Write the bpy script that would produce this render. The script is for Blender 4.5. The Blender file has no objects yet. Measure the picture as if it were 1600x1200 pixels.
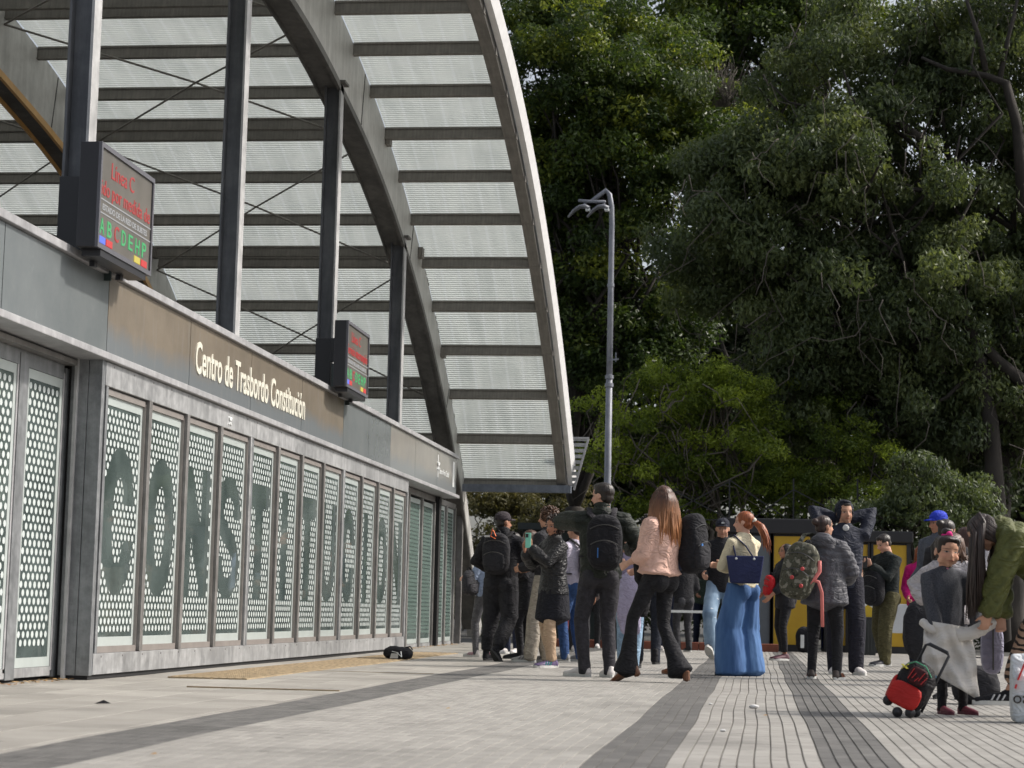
import bpy, math, random
import numpy as np
from mathutils import Vector, Matrix
random.seed(7); rng = np.random.default_rng(7)
SC = bpy.context.scene; COL = SC.collection
R_ = math.radians
# ------------------------------------------------------------------ camera, sky, sun, exposure
FPX, CAMH, VX, VY, SL = 3100., .58, 383., 364., .0225
_dy = np.array([VX, VY, FPX]); _dy /= np.linalg.norm(_dy)
_up = np.array([SL, -1, (VY - SL * VX) / FPX]); _up /= np.linalg.norm(_up)
_dx = np.cross(_dy, _up); _dx = _dx if _dx[0] > 0 else -_dx
ROT = np.array([_dx, _dy, _up])
cam = bpy.data.cameras.new('camera'); camo = bpy.data.objects.new('camera', cam); COL.objects.link(camo)
r = ROT @ np.array([1, 0, 0]); u = ROT @ np.array([0, -1, 0]); b = ROT @ np.array([0, 0, -1])
camo.matrix_world = Matrix([[r[0], u[0], b[0], 0], [r[1], u[1], b[1], 0], [r[2], u[2], b[2], CAMH], [0, 0, 0, 1]])
cam.sensor_width = 36; cam.lens = 36 * FPX / 1600; cam.clip_start = .1; cam.clip_end = 3000
cam.dof.use_dof = True; cam.dof.focus_distance = 18.5; cam.dof.aperture_fstop = 5.0
SC.camera = camo
SC.view_settings.view_transform = 'Standard'; SC.view_settings.look = 'None'
SC.view_settings.gamma = 1; SC.view_settings.use_curve_mapping = False
SC.view_settings.exposure = EXPO = 0.42
wd = bpy.data.worlds.new('World'); SC.world = wd; wd.use_nodes = True
nt = wd.node_tree; bg = nt.nodes['Background']; sky = nt.nodes.new('ShaderNodeTexSky')
SUN_EL, SUN_AZ = 42., 75.          # azimuth measured from +Y towards +X
sky.sky_type = 'NISHITA'; sky.sun_disc = False; sky.sun_elevation = R_(SUN_EL); sky.sun_rotation = R_(SUN_AZ)
sky.air_density = 1.0; sky.dust_density = 4.0; sky.ozone_density = 1.0
hs = nt.nodes.new('ShaderNodeHueSaturation'); hs.inputs['Saturation'].default_value = .4; nt.links.new(sky.outputs[0], hs.inputs['Color']); nt.links.new(hs.outputs[0], bg.inputs[0]); bg.inputs[1].default_value = .135
sl = bpy.data.lights.new('sun', 'SUN'); sl.energy = 2.6; sl.angle = R_(3); sl.color = (1, .93, .84)
so = bpy.data.objects.new('sun', sl); COL.objects.link(so)
sd = Vector((math.sin(R_(SUN_AZ)) * math.cos(R_(SUN_EL)), math.cos(R_(SUN_AZ)) * math.cos(R_(SUN_EL)), math.sin(R_(SUN_EL))))
so.rotation_euler = sd.to_track_quat('Z', 'Y').to_euler()

def ray(x, y): return ROT @ np.array([x - 800., y - 600., FPX])
def on_ground(x, y, Z=0.):
    d = ray(x, y); return d * ((Z - CAMH) / d[2]) + [0, 0, CAMH]
def on_depth(x, y, Y):
    d = ray(x, y); return d * (Y / d[1]) + [0, 0, CAMH]
def on_wall(x, y, X):
    d = ray(x, y); return d * (X / d[0]) + [0, 0, CAMH]

# ------------------------------------------------------------------ helpers
def lin(c): return tuple((v / 255 / 12.92 if v <= 10 else ((v / 255 + .055) / 1.055) ** 2.4) for v in c)
def tag(o, label=None, cat=None, group=None, kind=None):
    if label: o['label'] = label
    if cat: o['category'] = cat
    if group: o['group'] = group
    if kind: o['kind'] = kind
    return o
def thing(name, label, cat, loc=(0, 0, 0), yaw=0., group=None, kind=None):
    o = bpy.data.objects.new(name, None); COL.objects.link(o); o.empty_display_size = .1
    o.location = loc; o.rotation_euler = (0, 0, R_(yaw)); return tag(o, label, cat, group, kind)
def link(name, me, parent=None, mat=None, **k):
    if mat is not None and not me.materials: me.materials.append(mat)
    o = bpy.data.objects.new(name, me); COL.objects.link(o); o.parent = parent; return tag(o, **k)
def npmesh(name, V, F, smooth=False):
    """V (n,3), F (m,k) constant k, or list of faces"""
    me = bpy.data.meshes.new(name)
    if isinstance(F, np.ndarray):
        m, k = F.shape
        me.vertices.add(len(V)); me.vertices.foreach_set('co', np.ascontiguousarray(V, dtype=np.float32).ravel())
        me.loops.add(m * k); me.loops.foreach_set('vertex_index', np.ascontiguousarray(F, dtype=np.int32).ravel())
        me.polygons.add(m); me.polygons.foreach_set('loop_start', np.arange(0, m * k, k, dtype=np.int32))
        me.polygons.foreach_set('loop_total', np.full(m, k, dtype=np.int32))
        me.update(calc_edges=True)
    else:
        me.from_pydata([tuple(v) for v in V], [], F); me.update()
    me.polygons.foreach_set('use_smooth', np.full(len(me.polygons), bool(smooth)))
    return me
class MB:
    def __init__(s): s.v = []; s.f = []
    def add(s, V, F):
        n = len(s.v); s.v += [tuple(map(float, v)) for v in V]; s.f += [tuple(int(i) + n for i in f) for f in F]; return s
    def box(s, x0, x1, y0, y1, z0, z1):
        V = [(x, y, z) for z in (z0, z1) for y in (y0, y1) for x in (x0, x1)]
        return s.add(V, [(0, 2, 3, 1), (4, 5, 7, 6), (0, 1, 5, 4), (2, 6, 7, 3), (0, 4, 6, 2), (1, 3, 7, 5)])
    def bar(s, a, b, w, h=None, up=(0, 0, 1)):
        a = np.array(a, float); b = np.array(b, float); h = h or w; t = b - a; t /= np.linalg.norm(t)
        sd_ = np.cross(t, up); n = np.linalg.norm(sd_); sd_ = np.array([1., 0, 0]) if n < 1e-6 else sd_ / n
        q = np.cross(sd_, t); V = [p + sd_ * i * w / 2 + q * j * h / 2 for p in (a, b) for j in (-1, 1) for i in (-1, 1)]
        return s.add(V, [(0, 2, 3, 1), (4, 5, 7, 6), (0, 1, 5, 4), (2, 6, 7, 3), (0, 4, 6, 2), (1, 3, 7, 5)])
    def prim(s, p): return s.add(p[0], p[1])
    def build(s, name, mat, parent=None, smooth=False, bevel=0, **k):
        me = npmesh(name, s.v, s.f, smooth); o = link(name, me, parent, mat, **k)
        if bevel:
            m = o.modifiers.new('b', 'BEVEL'); m.width = bevel; m.segments = 2; m.limit_method = 'ANGLE'
        return o
def tube(pts, rad, n=12, side=None, caps=True):
    """closed tapered tube; rad entries r or (ra, rb); ra along side"""
    P = np.array(pts, float); m = len(P); V = []; prev = None
    T = np.gradient(P, axis=0); T /= np.linalg.norm(T, axis=1)[:, None] + 1e-9
    a0 = np.array(side if side is not None else (1, 0, 0), float)
    ang = np.arange(n) * 2 * math.pi / n
    for i in range(m):
        ra, rb = rad[i] if isinstance(rad[i], (tuple, list)) else (rad[i], rad[i])
        s_ = (a0 if (prev is None or side is not None) else prev); s_ = s_ - T[i] * s_.dot(T[i])
        if np.linalg.norm(s_) < 1e-3: s_ = np.cross(T[i], (0, 1, 0)); 
        if np.linalg.norm(s_) < 1e-3: s_ = np.cross(T[i], (0, 0, 1))
        s_ /= np.linalg.norm(s_); prev = s_; q = np.cross(T[i], s_)
        V += [P[i] + s_ * ra * math.cos(a) + q * rb * math.sin(a) for a in ang]
    F = [(i * n + j, i * n + (j + 1) % n, (i + 1) * n + (j + 1) % n, (i + 1) * n + j) for i in range(m - 1) for j in range(n)]
    if caps:
        r0 = rad[0] if isinstance(rad[0], (tuple, list)) else (rad[0],) * 2; r1 = rad[-1] if isinstance(rad[-1], (tuple, list)) else (rad[-1],) * 2
        V += [P[0] - T[0] * min(r0) * .5, P[-1] + T[-1] * min(r1) * .5]; k = m * n
        F += [((j + 1) % n, j, k) for j in range(n)] + [((m - 1) * n + j, (m - 1) * n + (j + 1) % n, k + 1) for j in range(n)]
    return V, F
def ell(c, r, n=12, m=8, M=None):
    V = [(0, 0, 1)]
    for i in range(1, m):
        a = math.pi * i / m
        V += [(math.sin(a) * math.cos(2 * math.pi * j / n), math.sin(a) * math.sin(2 * math.pi * j / n), math.cos(a)) for j in range(n)]
    V.append((0, 0, -1)); r = r if isinstance(r, (tuple, list)) else (r,) * 3
    V = np.array(V) * np.array(r)
    if M is not None: V = V @ np.array(M).T
    V = V + np.array(c); F = [(0, 1 + j, 1 + (j + 1) % n) for j in range(n)]
    for i in range(m - 2): F += [(1 + i * n + j, 1 + (i + 1) * n + j, 1 + (i + 1) * n + (j + 1) % n, 1 + i * n + (j + 1) % n) for j in range(n)]
    k = 1 + (m - 2) * n; F += [(k + j, len(V) - 1, k + (j + 1) % n) for j in range(n)]
    return V, F
def rbox(c, h, p=4., n=20, m=14, M=None):
    """superellipsoid: a rounded box of half sizes h"""
    V, F = ell((0, 0, 0), 1, n, m); V = np.array(V)
    V = V / ((np.abs(V) ** p).sum(1) ** (1 / p))[:, None] * np.array(h)
    if M is not None: V = V @ np.array(M).T
    return V + np.array(c), F
# ------------------------------------------------------------------ materials
class N:
    def __init__(s, name):
        s.m = bpy.data.materials.new(name); s.m.use_nodes = True; s.t = s.m.node_tree; s.b = s.t.nodes['Principled BSDF']; s.o = s.t.nodes['Material Output']
    def n(s, typ, **k):
        x = s.t.nodes.new('ShaderNode' + typ)
        for a, v in k.items(): setattr(x, a, v)
        return x
    def l(s, a, b): s.t.links.new(a, b)
    def math(s, op, a, b=None, c=None):
        x = s.n('Math', operation=op)
        for i, v in enumerate((a, b, c)):
            if v is None: continue
            if isinstance(v, (int, float)): x.inputs[i].default_value = v
            else: s.l(v, x.inputs[i])
        return x.outputs[0]
    def mix(s, f, a, b, t='MIX'):
        x = s.n('MixRGB', blend_type=t)
        for i, v in enumerate((f, a, b)):
            if isinstance(v, (int, float)): x.inputs[i].default_value = v
            elif isinstance(v, tuple): x.inputs[i].default_value = (*v[:3], 1)
            else: s.l(v, x.inputs[i])
        return x.outputs[0]
    def noise(s, scale, detail=3, vec=None, rough=.55, stretch=None, coord='Object'):
        tc = s.n('TexCoord').outputs[coord] if vec is None else vec
        if stretch:
            mp = s.n('Mapping'); mp.inputs['Scale'].default_value = stretch; s.l(tc, mp.inputs[0]); tc = mp.outputs[0]
        x = s.n('TexNoise'); x.inputs['Scale'].default_value = scale; x.inputs['Detail'].default_value = detail
        x.inputs['Roughness'].default_value = rough; s.l(tc, x.inputs[0]); return x.outputs[0]
    def ramp(s, f, stops):
        x = s.n('ValToRGB'); e = x.color_ramp.elements
        while len(e) < len(stops): e.new(.5)
        for i, (p, c) in enumerate(stops): e[i].position = p; e[i].color = (*((c,) * 3 if isinstance(c, (int, float)) else c[:3]), 1)
        s.l(f, x.inputs[0]); return x.outputs[0]
    def bump(s, h, strength=.3, dist=.01):
        x = s.n('Bump'); x.inputs['Strength'].default_value = strength; x.inputs['Distance'].default_value = dist
        s.l(h, x.inputs['Height']); s.l(x.outputs[0], s.b.inputs['Normal'])
    def set(s, rough=None, metal=None, col=None, spec=None):
        if rough is not None: s.b.inputs['Roughness'].default_value = rough
        if metal is not None: s.b.inputs['Metallic'].default_value = metal
        if spec is not None: s.b.inputs['Specular IOR Level'].default_value = spec
        if col is not None:
            if isinstance(col, tuple): s.b.inputs['Base Color'].default_value = (*col[:3], 1)
            else: s.l(col, s.b.inputs['Base Color'])
        return s.m
_mc = {}
def cloth(c, var=.25, rough=.85, bump=.4, scale=22, sheen=True):
    """fabric of sRGB colour c with folds of weave and slight unevenness"""
    k = ('cloth', c, var, rough, bump, scale)
    if k in _mc: return _mc[k]
    g = N('fabric'); L = lin(c); D = tuple(v * (1 - var) for v in L); B = tuple(min(1, v * (1 + var)) for v in L)
    a = g.noise(scale, 4); w = g.noise(260, 2)
    col = g.ramp(a, [(.3, D), (.7, B)]); cr = g.n('TexNoise'); cr.inputs['Scale'].default_value = 6.5; cr.inputs['Detail'].default_value = 1.2; cr.inputs['Distortion'].default_value = 2.2; mpp = g.n('Mapping'); mpp.inputs['Scale'].default_value = (1, 1, 1.7); g.l(g.n('TexCoord').outputs['Object'], mpp.inputs[0]); g.l(mpp.outputs[0], cr.inputs[0]); rd = g.math('ABSOLUTE', g.math('SUBTRACT', cr.outputs[0], .5)); g.bump(g.math('ADD', g.math('ADD', g.math('MULTIPLY', a, .3), g.math('MULTIPLY', rd, 1.9)), g.math('MULTIPLY', w, .12)), bump * 1.4, .03)
    _mc[k] = g.set(rough, 0, col, .3); return _mc[k]
def plain(name, c, rough=.5, metal=0., var=.12, scale=6., bump=.1, emit=0):
    k = (name, c, rough, metal, var)
    if k in _mc: return _mc[k]
    g = N(name); L = lin(c) if max(c) > 1.01 else c
    a = g.noise(scale, 5, rough=.65); col = g.ramp(a, [(.3, tuple(v * (1 - var) for v in L)), (.7, tuple(min(1, v * (1 + var)) for v in L))])
    g.bump(a, bump, .01); g.set(rough, metal, col)
    if emit: g.b.inputs['Emission Color'].default_value = (*L, 1); g.b.inputs['Emission Strength'].default_value = emit
    _mc[k] = g.m; return g.m
def tinted(name, c0, c1, rough=.8, scale=9, bump=.3, amt=.5, metal=0):
    """colour runs c0..c1 with the per-piece attribute 'tint', broken up by noise"""
    g = N(name); at = g.n('Attribute', attribute_name='tint').outputs['Fac']
    pos = g.n('NewGeometry').outputs['Position']; ns = g.noise(scale, 6, vec=pos, rough=.7); big = g.noise(.9, 5, vec=pos, rough=.6); vo = g.n('TexVoronoi'); vo.inputs['Scale'].default_value = 2.6; g.l(pos, vo.inputs[0])
    f = g.math('ADD', g.math('MULTIPLY', at, amt), g.math('MULTIPLY', ns, 1 - amt))
    c = g.mix(g.ramp(vo.outputs['Distance'], [(.045, .55), (.07, 0.)]), g.ramp(f, [(.2, c0), (.8, c1)]), (.05, .045, .04)); c = g.mix(1., c, g.ramp(big, [(.32, .74), (.5, .96), (.7, 1.)]), 'MULTIPLY')
    g.bump(ns, bump, .004); return g.set(rough, metal, c)
def set_tint(me, vals, domain='FACE'):
    a = me.attributes.new('tint', 'FLOAT', domain); a.data.foreach_set('value', np.asarray(vals, dtype=np.float32))
def text_mesh(s, size, bold=0., ext=.002, spacing=1., xs=1., align='LEFT'):
    cu = bpy.data.curves.new('text', 'FONT'); cu.body = s; cu.size = size; cu.offset = bold * size; cu.extrude = ext
    cu.space_character = spacing; cu.align_x = align; cu.resolution_u = 3
    o = bpy.data.objects.new('text', cu); COL.objects.link(o); dg = bpy.context.evaluated_depsgraph_get()
    me = bpy.data.meshes.new_from_object(o.evaluated_get(dg)); bpy.data.objects.remove(o); me.materials.clear()
    if xs != 1: me.transform(Matrix.Diagonal((xs, 1, 1, 1)))
    return me
def put_text(s, size, loc, facing, mat, parent, name='lettering', width=None, **k):
    """facing 'X': read from +X; '-Y': read from the -Y side"""
    me = text_mesh(s, size, **k)
    if width:
        xs = [v.co.x for v in me.vertices]; me.transform(Matrix.Translation((-min(xs), 0, 0))); me.transform(Matrix.Diagonal((width / (max(xs) - min(xs)), 1, 1, 1)))
    Mx = Matrix(((0, 0, 1, 0), (1, 0, 0, 0), (0, 1, 0, 0), (0, 0, 0, 1))) if facing == 'X' else Matrix(((1, 0, 0, 0), (0, 0, -1, 0), (0, 1, 0, 0), (0, 0, 0, 1)))
    me.transform(Matrix.Translation(loc) @ Mx); return link(name, me, parent, mat)
# ------------------------------------------------------------------ ground
def relief(x, y):
    return (.003 * np.sin(.9 * y + .7 * x + 1) + .0009 * np.sin(2.7 * y - 1.3 * x) + .0006 * np.sin(5.1 * x + 2.2 * y)) * np.clip((np.asarray(y) - 3) / 3, 0, 1)
def sway(y): return .006 * np.sin(1.25 * y + .5) + .0018 * np.sin(2.9 * y)
g = N('asphalt'); ns = g.noise(.6, 6); n2 = g.noise(40, 3); g.bump(n2, .5, .01)
m_asph = g.set(.9, 0, g.ramp(ns, [(.3, (.045, .045, .042)), (.7, (.075, .072, .066))]))
MB().add([(-900, -300, -.05), (900, -300, -.05), (900, 1500, -.05), (-900, 1500, -.05)], [(0, 1, 2, 3)]).build('ground', m_asph, kind='structure')
g = N('joint_mortar'); ns = g.noise(18, 5); m_joint = g.set(.95, 0, g.ramp(ns, [(.3, (.11, .10, .088)), (.7, (.19, .175, .155))]))
xs = np.linspace(-5.35, 7, 26); ys = np.linspace(2, 36, 137); GX, GY = np.meshgrid(xs, ys)
V = np.c_[GX.ravel(), GY.ravel(), (relief(GX, GY) - .0058).ravel()]; nx = len(xs)
F = np.array([(j * nx + i, j * nx + i + 1, (j + 1) * nx + i + 1, (j + 1) * nx + i) for j in range(len(ys) - 1) for i in range(nx - 1)])
pave = link('pavement', npmesh('pavement', V, F, True), None, m_joint, kind='structure')
m_light = tinted('light_paver', (.25, .24, .222), (.36, .345, .32), .82, 7, .5, .35)
m_dark = tinted('dark_paver', (.085, .083, .08), (.155, .15, .143), .82, 7, .5, .35)
m_slab = tinted('smooth_tile', (.25, .235, .212), (.40, .38, .345), .78, 3, .35, .35)
def paver_verts(w, l, h=.006, bv=.005):
    b = [(-w / 2, -l / 2, -h), (w / 2, -l / 2, -h), (w / 2, l / 2, -h), (-w / 2, l / 2, -h)]
    t = [(-w / 2 + bv, -l / 2 + bv, 0), (w / 2 - bv, -l / 2 + bv, 0), (w / 2 - bv, l / 2 - bv, 0), (-w / 2 + bv, l / 2 - bv, 0)]
    return np.array(b + t), np.array([(4, 5, 6, 7), (0, 1, 5, 4), (1, 2, 6, 5), (2, 3, 7, 6), (3, 0, 4, 7)])
PW, PL = .0655, .205
cells = {'light': [], 'dark': []}
def xrow(x0, x1):
    n = max(1, round((x1 - x0) / PW)); w = (x1 - x0) / n; return [(x0 + w * (i + .5), w) for i in range(n)]
bands = [(-2.86, -2.46, 'dark'), (-2.46, -.66, 'light'), (-.66, -.34, 'dark'), (-.34, .27, 'light'), (.27, .585, 'dark'), (.585, 6.2, 'light')]
for x0, x1, kd in bands:
    for xc, w in xrow(x0, x1):
        y = 5.0 + (random.random() * PL if kd == 'light' and random.random() < .0 else 0)
        while y < 35.5:
            if xc > 1.2 + (y * .16) + .8: y += PL; continue
            cells[kd].append((xc, y + PL / 2, w)); y += PL
pv, pf = paver_verts(1, 1)
near = []
for kd in cells:
    A = np.array(cells[kd]); mt = m_light if kd == 'light' else m_dark
    # the 300 that show largest: nearest ones inside the view
    lim = (-.30 * A[:, 1] - .1, .145 * A[:, 1] + .1)
    vis = (A[:, 1] > 6.9) & (A[:, 0] > lim[0]) & (A[:, 0] < lim[1])
    score = np.where(vis, A[:, 1], 1e3); order = np.argsort(score, kind='stable'); k = 215 if kd == 'light' else 80
    pick, rest = order[:k], order[k:]
    variants = []
    for q in range(8):
        v, f = paver_verts(PW - .0055, PL - .002, bv=.0015); me = npmesh('paver', v, f); set_tint(me, [random.random()] * 5); me.materials.append(mt); variants.append(me)
    for i in pick:
        x, y, w = A[i]; sx = x + sway(y); o = link('paver', variants[int(rng.integers(8))], pave); o.scale = ((w - .006) / (PW - .006), 1, 1)
        o.location = (sx, y, float(relief(sx, y)) + rng.normal(0, .00015)); o.rotation_euler = (float(relief(sx, y + .05) - relief(sx, y - .05)) / .1, rng.normal(0, .003), -float(sway(y + .05) - sway(y - .05)) / .1)
    n = len(rest); B = A[rest]; v, f = paver_verts(1, 1, bv=0); 
    base = np.tile(v, (n, 1, 1)); base[:, :, 0] *= (B[:, 2] - .005)[:, None]; base[:, :, 1] *= PL - .003
    base[:, 4:, 0] -= np.sign(base[:, 4:, 0]) * .0015; base[:, 4:, 1] -= np.sign(base[:, 4:, 1]) * .001
    dz = rng.normal(0, .00015, n); sx = B[:, 0] + sway(B[:, 1]); tlt = rng.normal(0, .005, n)
    base[:, :, 2] += tlt[:, None] * base[:, :, 0]
    base[:, :, 1] += B[:, 1][:, None]; base[:, :, 0] += B[:, 0][:, None] + sway(base[:, :, 1]); base[:, :, 2] += relief(base[:, :, 0], base[:, :, 1]) + dz[:, None]
    me = npmesh('paver', base.reshape(-1, 3), (f[None] + (np.arange(n) * 8)[:, None, None]).reshape(-1, 4)); set_tint(me, np.repeat(rng.random(n), 5))
    link('paver_rows', me, pave, mt, kind='stuff')
# smooth ribbed tiles beside the station wall, ribs running across
v0 = []; f0 = []; tn = []
L = []
y = 3.
while y < 36:
    for x in np.arange(-5.32, -2.87, .4): L.append((x + .2, y + .2, min(.4, -2.862 - x)))
    y += .4
ribs = []
for (x, yy, w) in L:
    t = rng.random()
    if w < .05: continue
    xc = x - .2 + w / 2
    for q in range(5): ribs.append((xc, yy - .2 + .08 * (q + .5), w - .005, .077, t))
Rb = np.array(ribs); vis = (Rb[:, 1] > 8.2) & (Rb[:, 0] > -.30 * Rb[:, 1] - .1); order = np.argsort(np.where(vis, Rb[:, 1], 1e3), kind='stable')
n = len(Rb); v, f = paver_verts(1, 1, bv=0); base = np.tile(v, (n, 1, 1)); base[:, :, 0] *= Rb[:, 2][:, None]; base[:, :, 1] *= Rb[:, 3][:, None]; base[:, :, 2] *= .6
base[:, 4:, 0] -= np.sign(base[:, 4:, 0]) * .002; base[:, 4:, 1] -= np.sign(base[:, 4:, 1]) * .002
base[:, :, 0] += Rb[:, 0][:, None]; base[:, :, 1] += Rb[:, 1][:, None]; base[:, :, 2] += relief(base[:, :, 0], base[:, :, 1]) - .0005
me = npmesh('tile', base.reshape(-1, 3), (f[None] + (np.arange(n) * 8)[:, None, None]).reshape(-1, 4)); set_tint(me, np.repeat(Rb[:, 4], 5))
link('wall_side_tiles', me, pave, m_slab, kind='stuff')
# yellow tactile warning strip with raised domes
m_yel = plain('yellow_tactile', (.31, .24, .15), .8, 0, .35, 5, .4)
strip = MB()
for i in range(28): strip.box(-4.62, -3.98, 15.4 + .4 * i, 15.4 + .4 * i + .392, -.02, .009)
dome_v, dome_f = ell((0, 0, 0), (.016, .016, .007), 5, 3)
for i in range(180):
    for j in range(10): strip.add(np.array(dome_v) + [-4.59 + .064 * j, 15.43 + .062 * i, .009], dome_f)
strip.build('tactile_strip', m_yel, pave, kind='stuff')
for (x0, x1, y) in ((-4.0, -2.9, 17.9), (-4.0, -2.9, 13.8)):
    MB().box(x0, x1, y, y + .02, -.02, .0055).build('expansion_joint', m_yel, pave)

# ------------------------------------------------------------------ station entrance building
def galv(name, c0, c1, rough=.42, metal=.55, scale=14):
    g = N(name); a = g.noise(scale, 6, rough=.7); st = g.noise(7, 5, stretch=(1, 1, .12), rough=.7); bl = g.noise(1.7, 4, rough=.7); f = g.math('ADD', g.math('ADD', g.math('MULTIPLY', a, .34), g.math('MULTIPLY', st, .36)), g.math('MULTIPLY', bl, .3))
    g.bump(a, .12, .004); g.l(g.ramp(a, [(.3, rough - .08), (.7, rough + .15)]), g.b.inputs['Roughness']); return g.set(None, metal, g.ramp(f, [(.36, tuple(v * .72 for v in c0)), (.46, c0), (.6, c1), (.68, tuple(min(1, v * 1.12) for v in c1))]))
m_galv = galv('galvanised_sheet', (.27, .275, .28), (.44, .445, .45), .45, .25)
m_galvd = galv('dull_galvanised', (.16, .168, .175), (.27, .28, .29), .45, .25)
m_mull = galv('steel_mullion', (.17, .163, .157), (.27, .262, .255), .45, .25, 8)
m_cap = galv('cap_flashing', (.32, .32, .33), (.44, .44, .45), .45, .2)
m_blk = plain('black_gap', (.012, .012, .013), .8, 0, .2)
m_band = plain('frosted_band', (172, 180, 178), .3, 0, .06)
g = N('dark_glass'); ns = g.noise(2.2, 3); m_glass = g.set(.04, 0, g.ramp(ns, [(.3, (.05, .068, .066)), (.7, (.11, .14, .135))])); g.b.inputs['IOR'].default_value = 1.75  # base colour lifted to paint in reflections of bright roof and sky
g.bump(g.noise(1.6, 1), .03, .02)
g = N('hazy_glass'); ns = g.noise(2.2, 3); m_glassh = g.set(.12, 0, g.ramp(ns, [(.3, (.06, .09, .085)), (.7, (.12, .16, .15))])); g.b.inputs['IOR'].default_value = 1.7
m_dot = plain('white_frit', (196, 204, 203), .25, 0, .05)
m_dot2 = plain('dull_frit', (120, 140, 134), .3, 0, .1)
st = thing('station_entrance', 'long grey metal and dotted glass station front along the left with lettered sign band', 'building', (-4.95, 20, 0))
def S(mb, name, mat, **k):                        # parts are modelled in world coordinates, then shifted under the thing
    p = k.pop('parent', st); o = mb.build(name, mat, p, **k); o.matrix_parent_inverse = Matrix.Translation(-Vector(st.location)) if p is st else Matrix.Identity(4); return o
XF = -4.95
# solid core behind everything
S(MB().box(-5.75, -5.32, 6, 34.2, 0, 2.44), 'inner_wall', m_blk)
S(MB().box(-5.75, -5.0, 6, 32.4, 2.47, 3.05), 'fascia_core', m_galvd)
# dots
def circ_in(y, z, cy, cz, ry, rz): return ((y - cy) / ry) ** 2 + ((z - cz) / rz) ** 2 < 1
def glyph(ch, u, w):
    """u, w in 0..1 letter box; True inside the stroke"""
    sx, sz = .31, .19
    if ch in 'CO':
        o = circ_in(u, w, .5, .5, .5, .5) and not circ_in(u, w, .5, .5, .5 - sx, .5 - sz)
        return o and not (ch == 'C' and u > .62 and .36 < w < .62)
    if ch == 'N': return u < .30 or u > .70 or abs((1 - w) - (u * .98)) < .22
    if ch == 'T': return w > .81 or abs(u - .5) < .18
    if ch == 'I': return abs(u - .5) < .15
    if ch == 'U': return (w > .45 and (u < .28 or u > .72)) or (w <= .45 and circ_in(u, w, .5, .45, .5, .45) and not circ_in(u, w, .5, .45, .22, .28))
    if ch == 'S':
        a = circ_in(u, w, .5, .72, .5, .28) and not circ_in(u, w, .5, .72, .24, .115); c = circ_in(u, w, .5, .28, .5, .28) and not circ_in(u, w, .5, .28, .24, .115)
        if a and u > .5 and w < .66: a = False
        if c and u < .5 and w > .34: c = False
        return a or c or (abs(w - (.5 - (u - .5) * .35)) < .085 and .12 < u < .88)
    return False
def dots(y0, y1, z0, z1, X, letter=None, pitch_y=.091, pitch_z=.0598, ry=.0275, rz=.0255, clip=None):
    V = []; F = []; n = 10
    rows = int((z1 - z0) / pitch_z); cols = int((y1 - y0) / pitch_y)
    lw = .86 * (y1 - y0); ly = (y0 + y1) / 2 - lw / 2
    for i in range(rows + 1):
        for j in range(cols + 1):
            cy = y0 + pitch_y * (j + (.5 if i % 2 else 0)) + .02; cz = z1 - i * pitch_z
            if cy > y1 - ry or cy < y0 + ry * .7: continue
            if clip and not clip(cy, cz): continue
            pts = []
            for a in range(n):
                py = cy + ry * math.cos(2 * math.pi * a / n); pz = cz + rz * math.sin(2 * math.pi * a / n)
                if letter and letter != 'I' and .0 <= (py - ly) / lw <= 1 and .64 <= pz <= 1.79 and glyph(letter, (py - ly) / lw, (pz - .64) / 1.15): continue
                if letter == 'I' and abs(py - (y0 + y1) / 2) < .13 and .64 <= pz <= 1.79: continue
                pts.append((X, py, pz))
            if len(pts) < 4: continue
            k = len(V); V += pts; F.append(tuple(range(k, k + len(pts))))
    return V, F
word = 'CONSTITUCION'
Z0, Z1 = .245, 2.17
g0 = [14.56, 19.02, 23.45, 27.88]
MW = .085
def pane(y0, y1, z0, z1, X, letter, glassm, dotm, clipf=None):
    p = S(MB().box(X - .03, X, y0, y1, z0, z1), 'glass_pane', glassm)
    bt, bs = .07, .05; e = X + .002
    bnd = MB().box(X + .001, X + .005, y0, y1, z0, z0 + bt).box(X + .001, X + .005, y0, y1, z1 - bt, z1).box(X + .001, X + .005, y1 - bs, y1, z0 + bt, z1 - bt).box(X + .001, X + .005, y0, y0 + .02, z0 + bt, z1 - bt)
    q = bnd.build('frosted_border', m_band, p)
    V, F = dots(y0 + .03, y1 - .05, z0 + .12, z1 - .12, X + .004, letter)
    MB().add(V, F).build('frit_dots', dotm, p, kind='stuff')
    return p
li = 0
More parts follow.
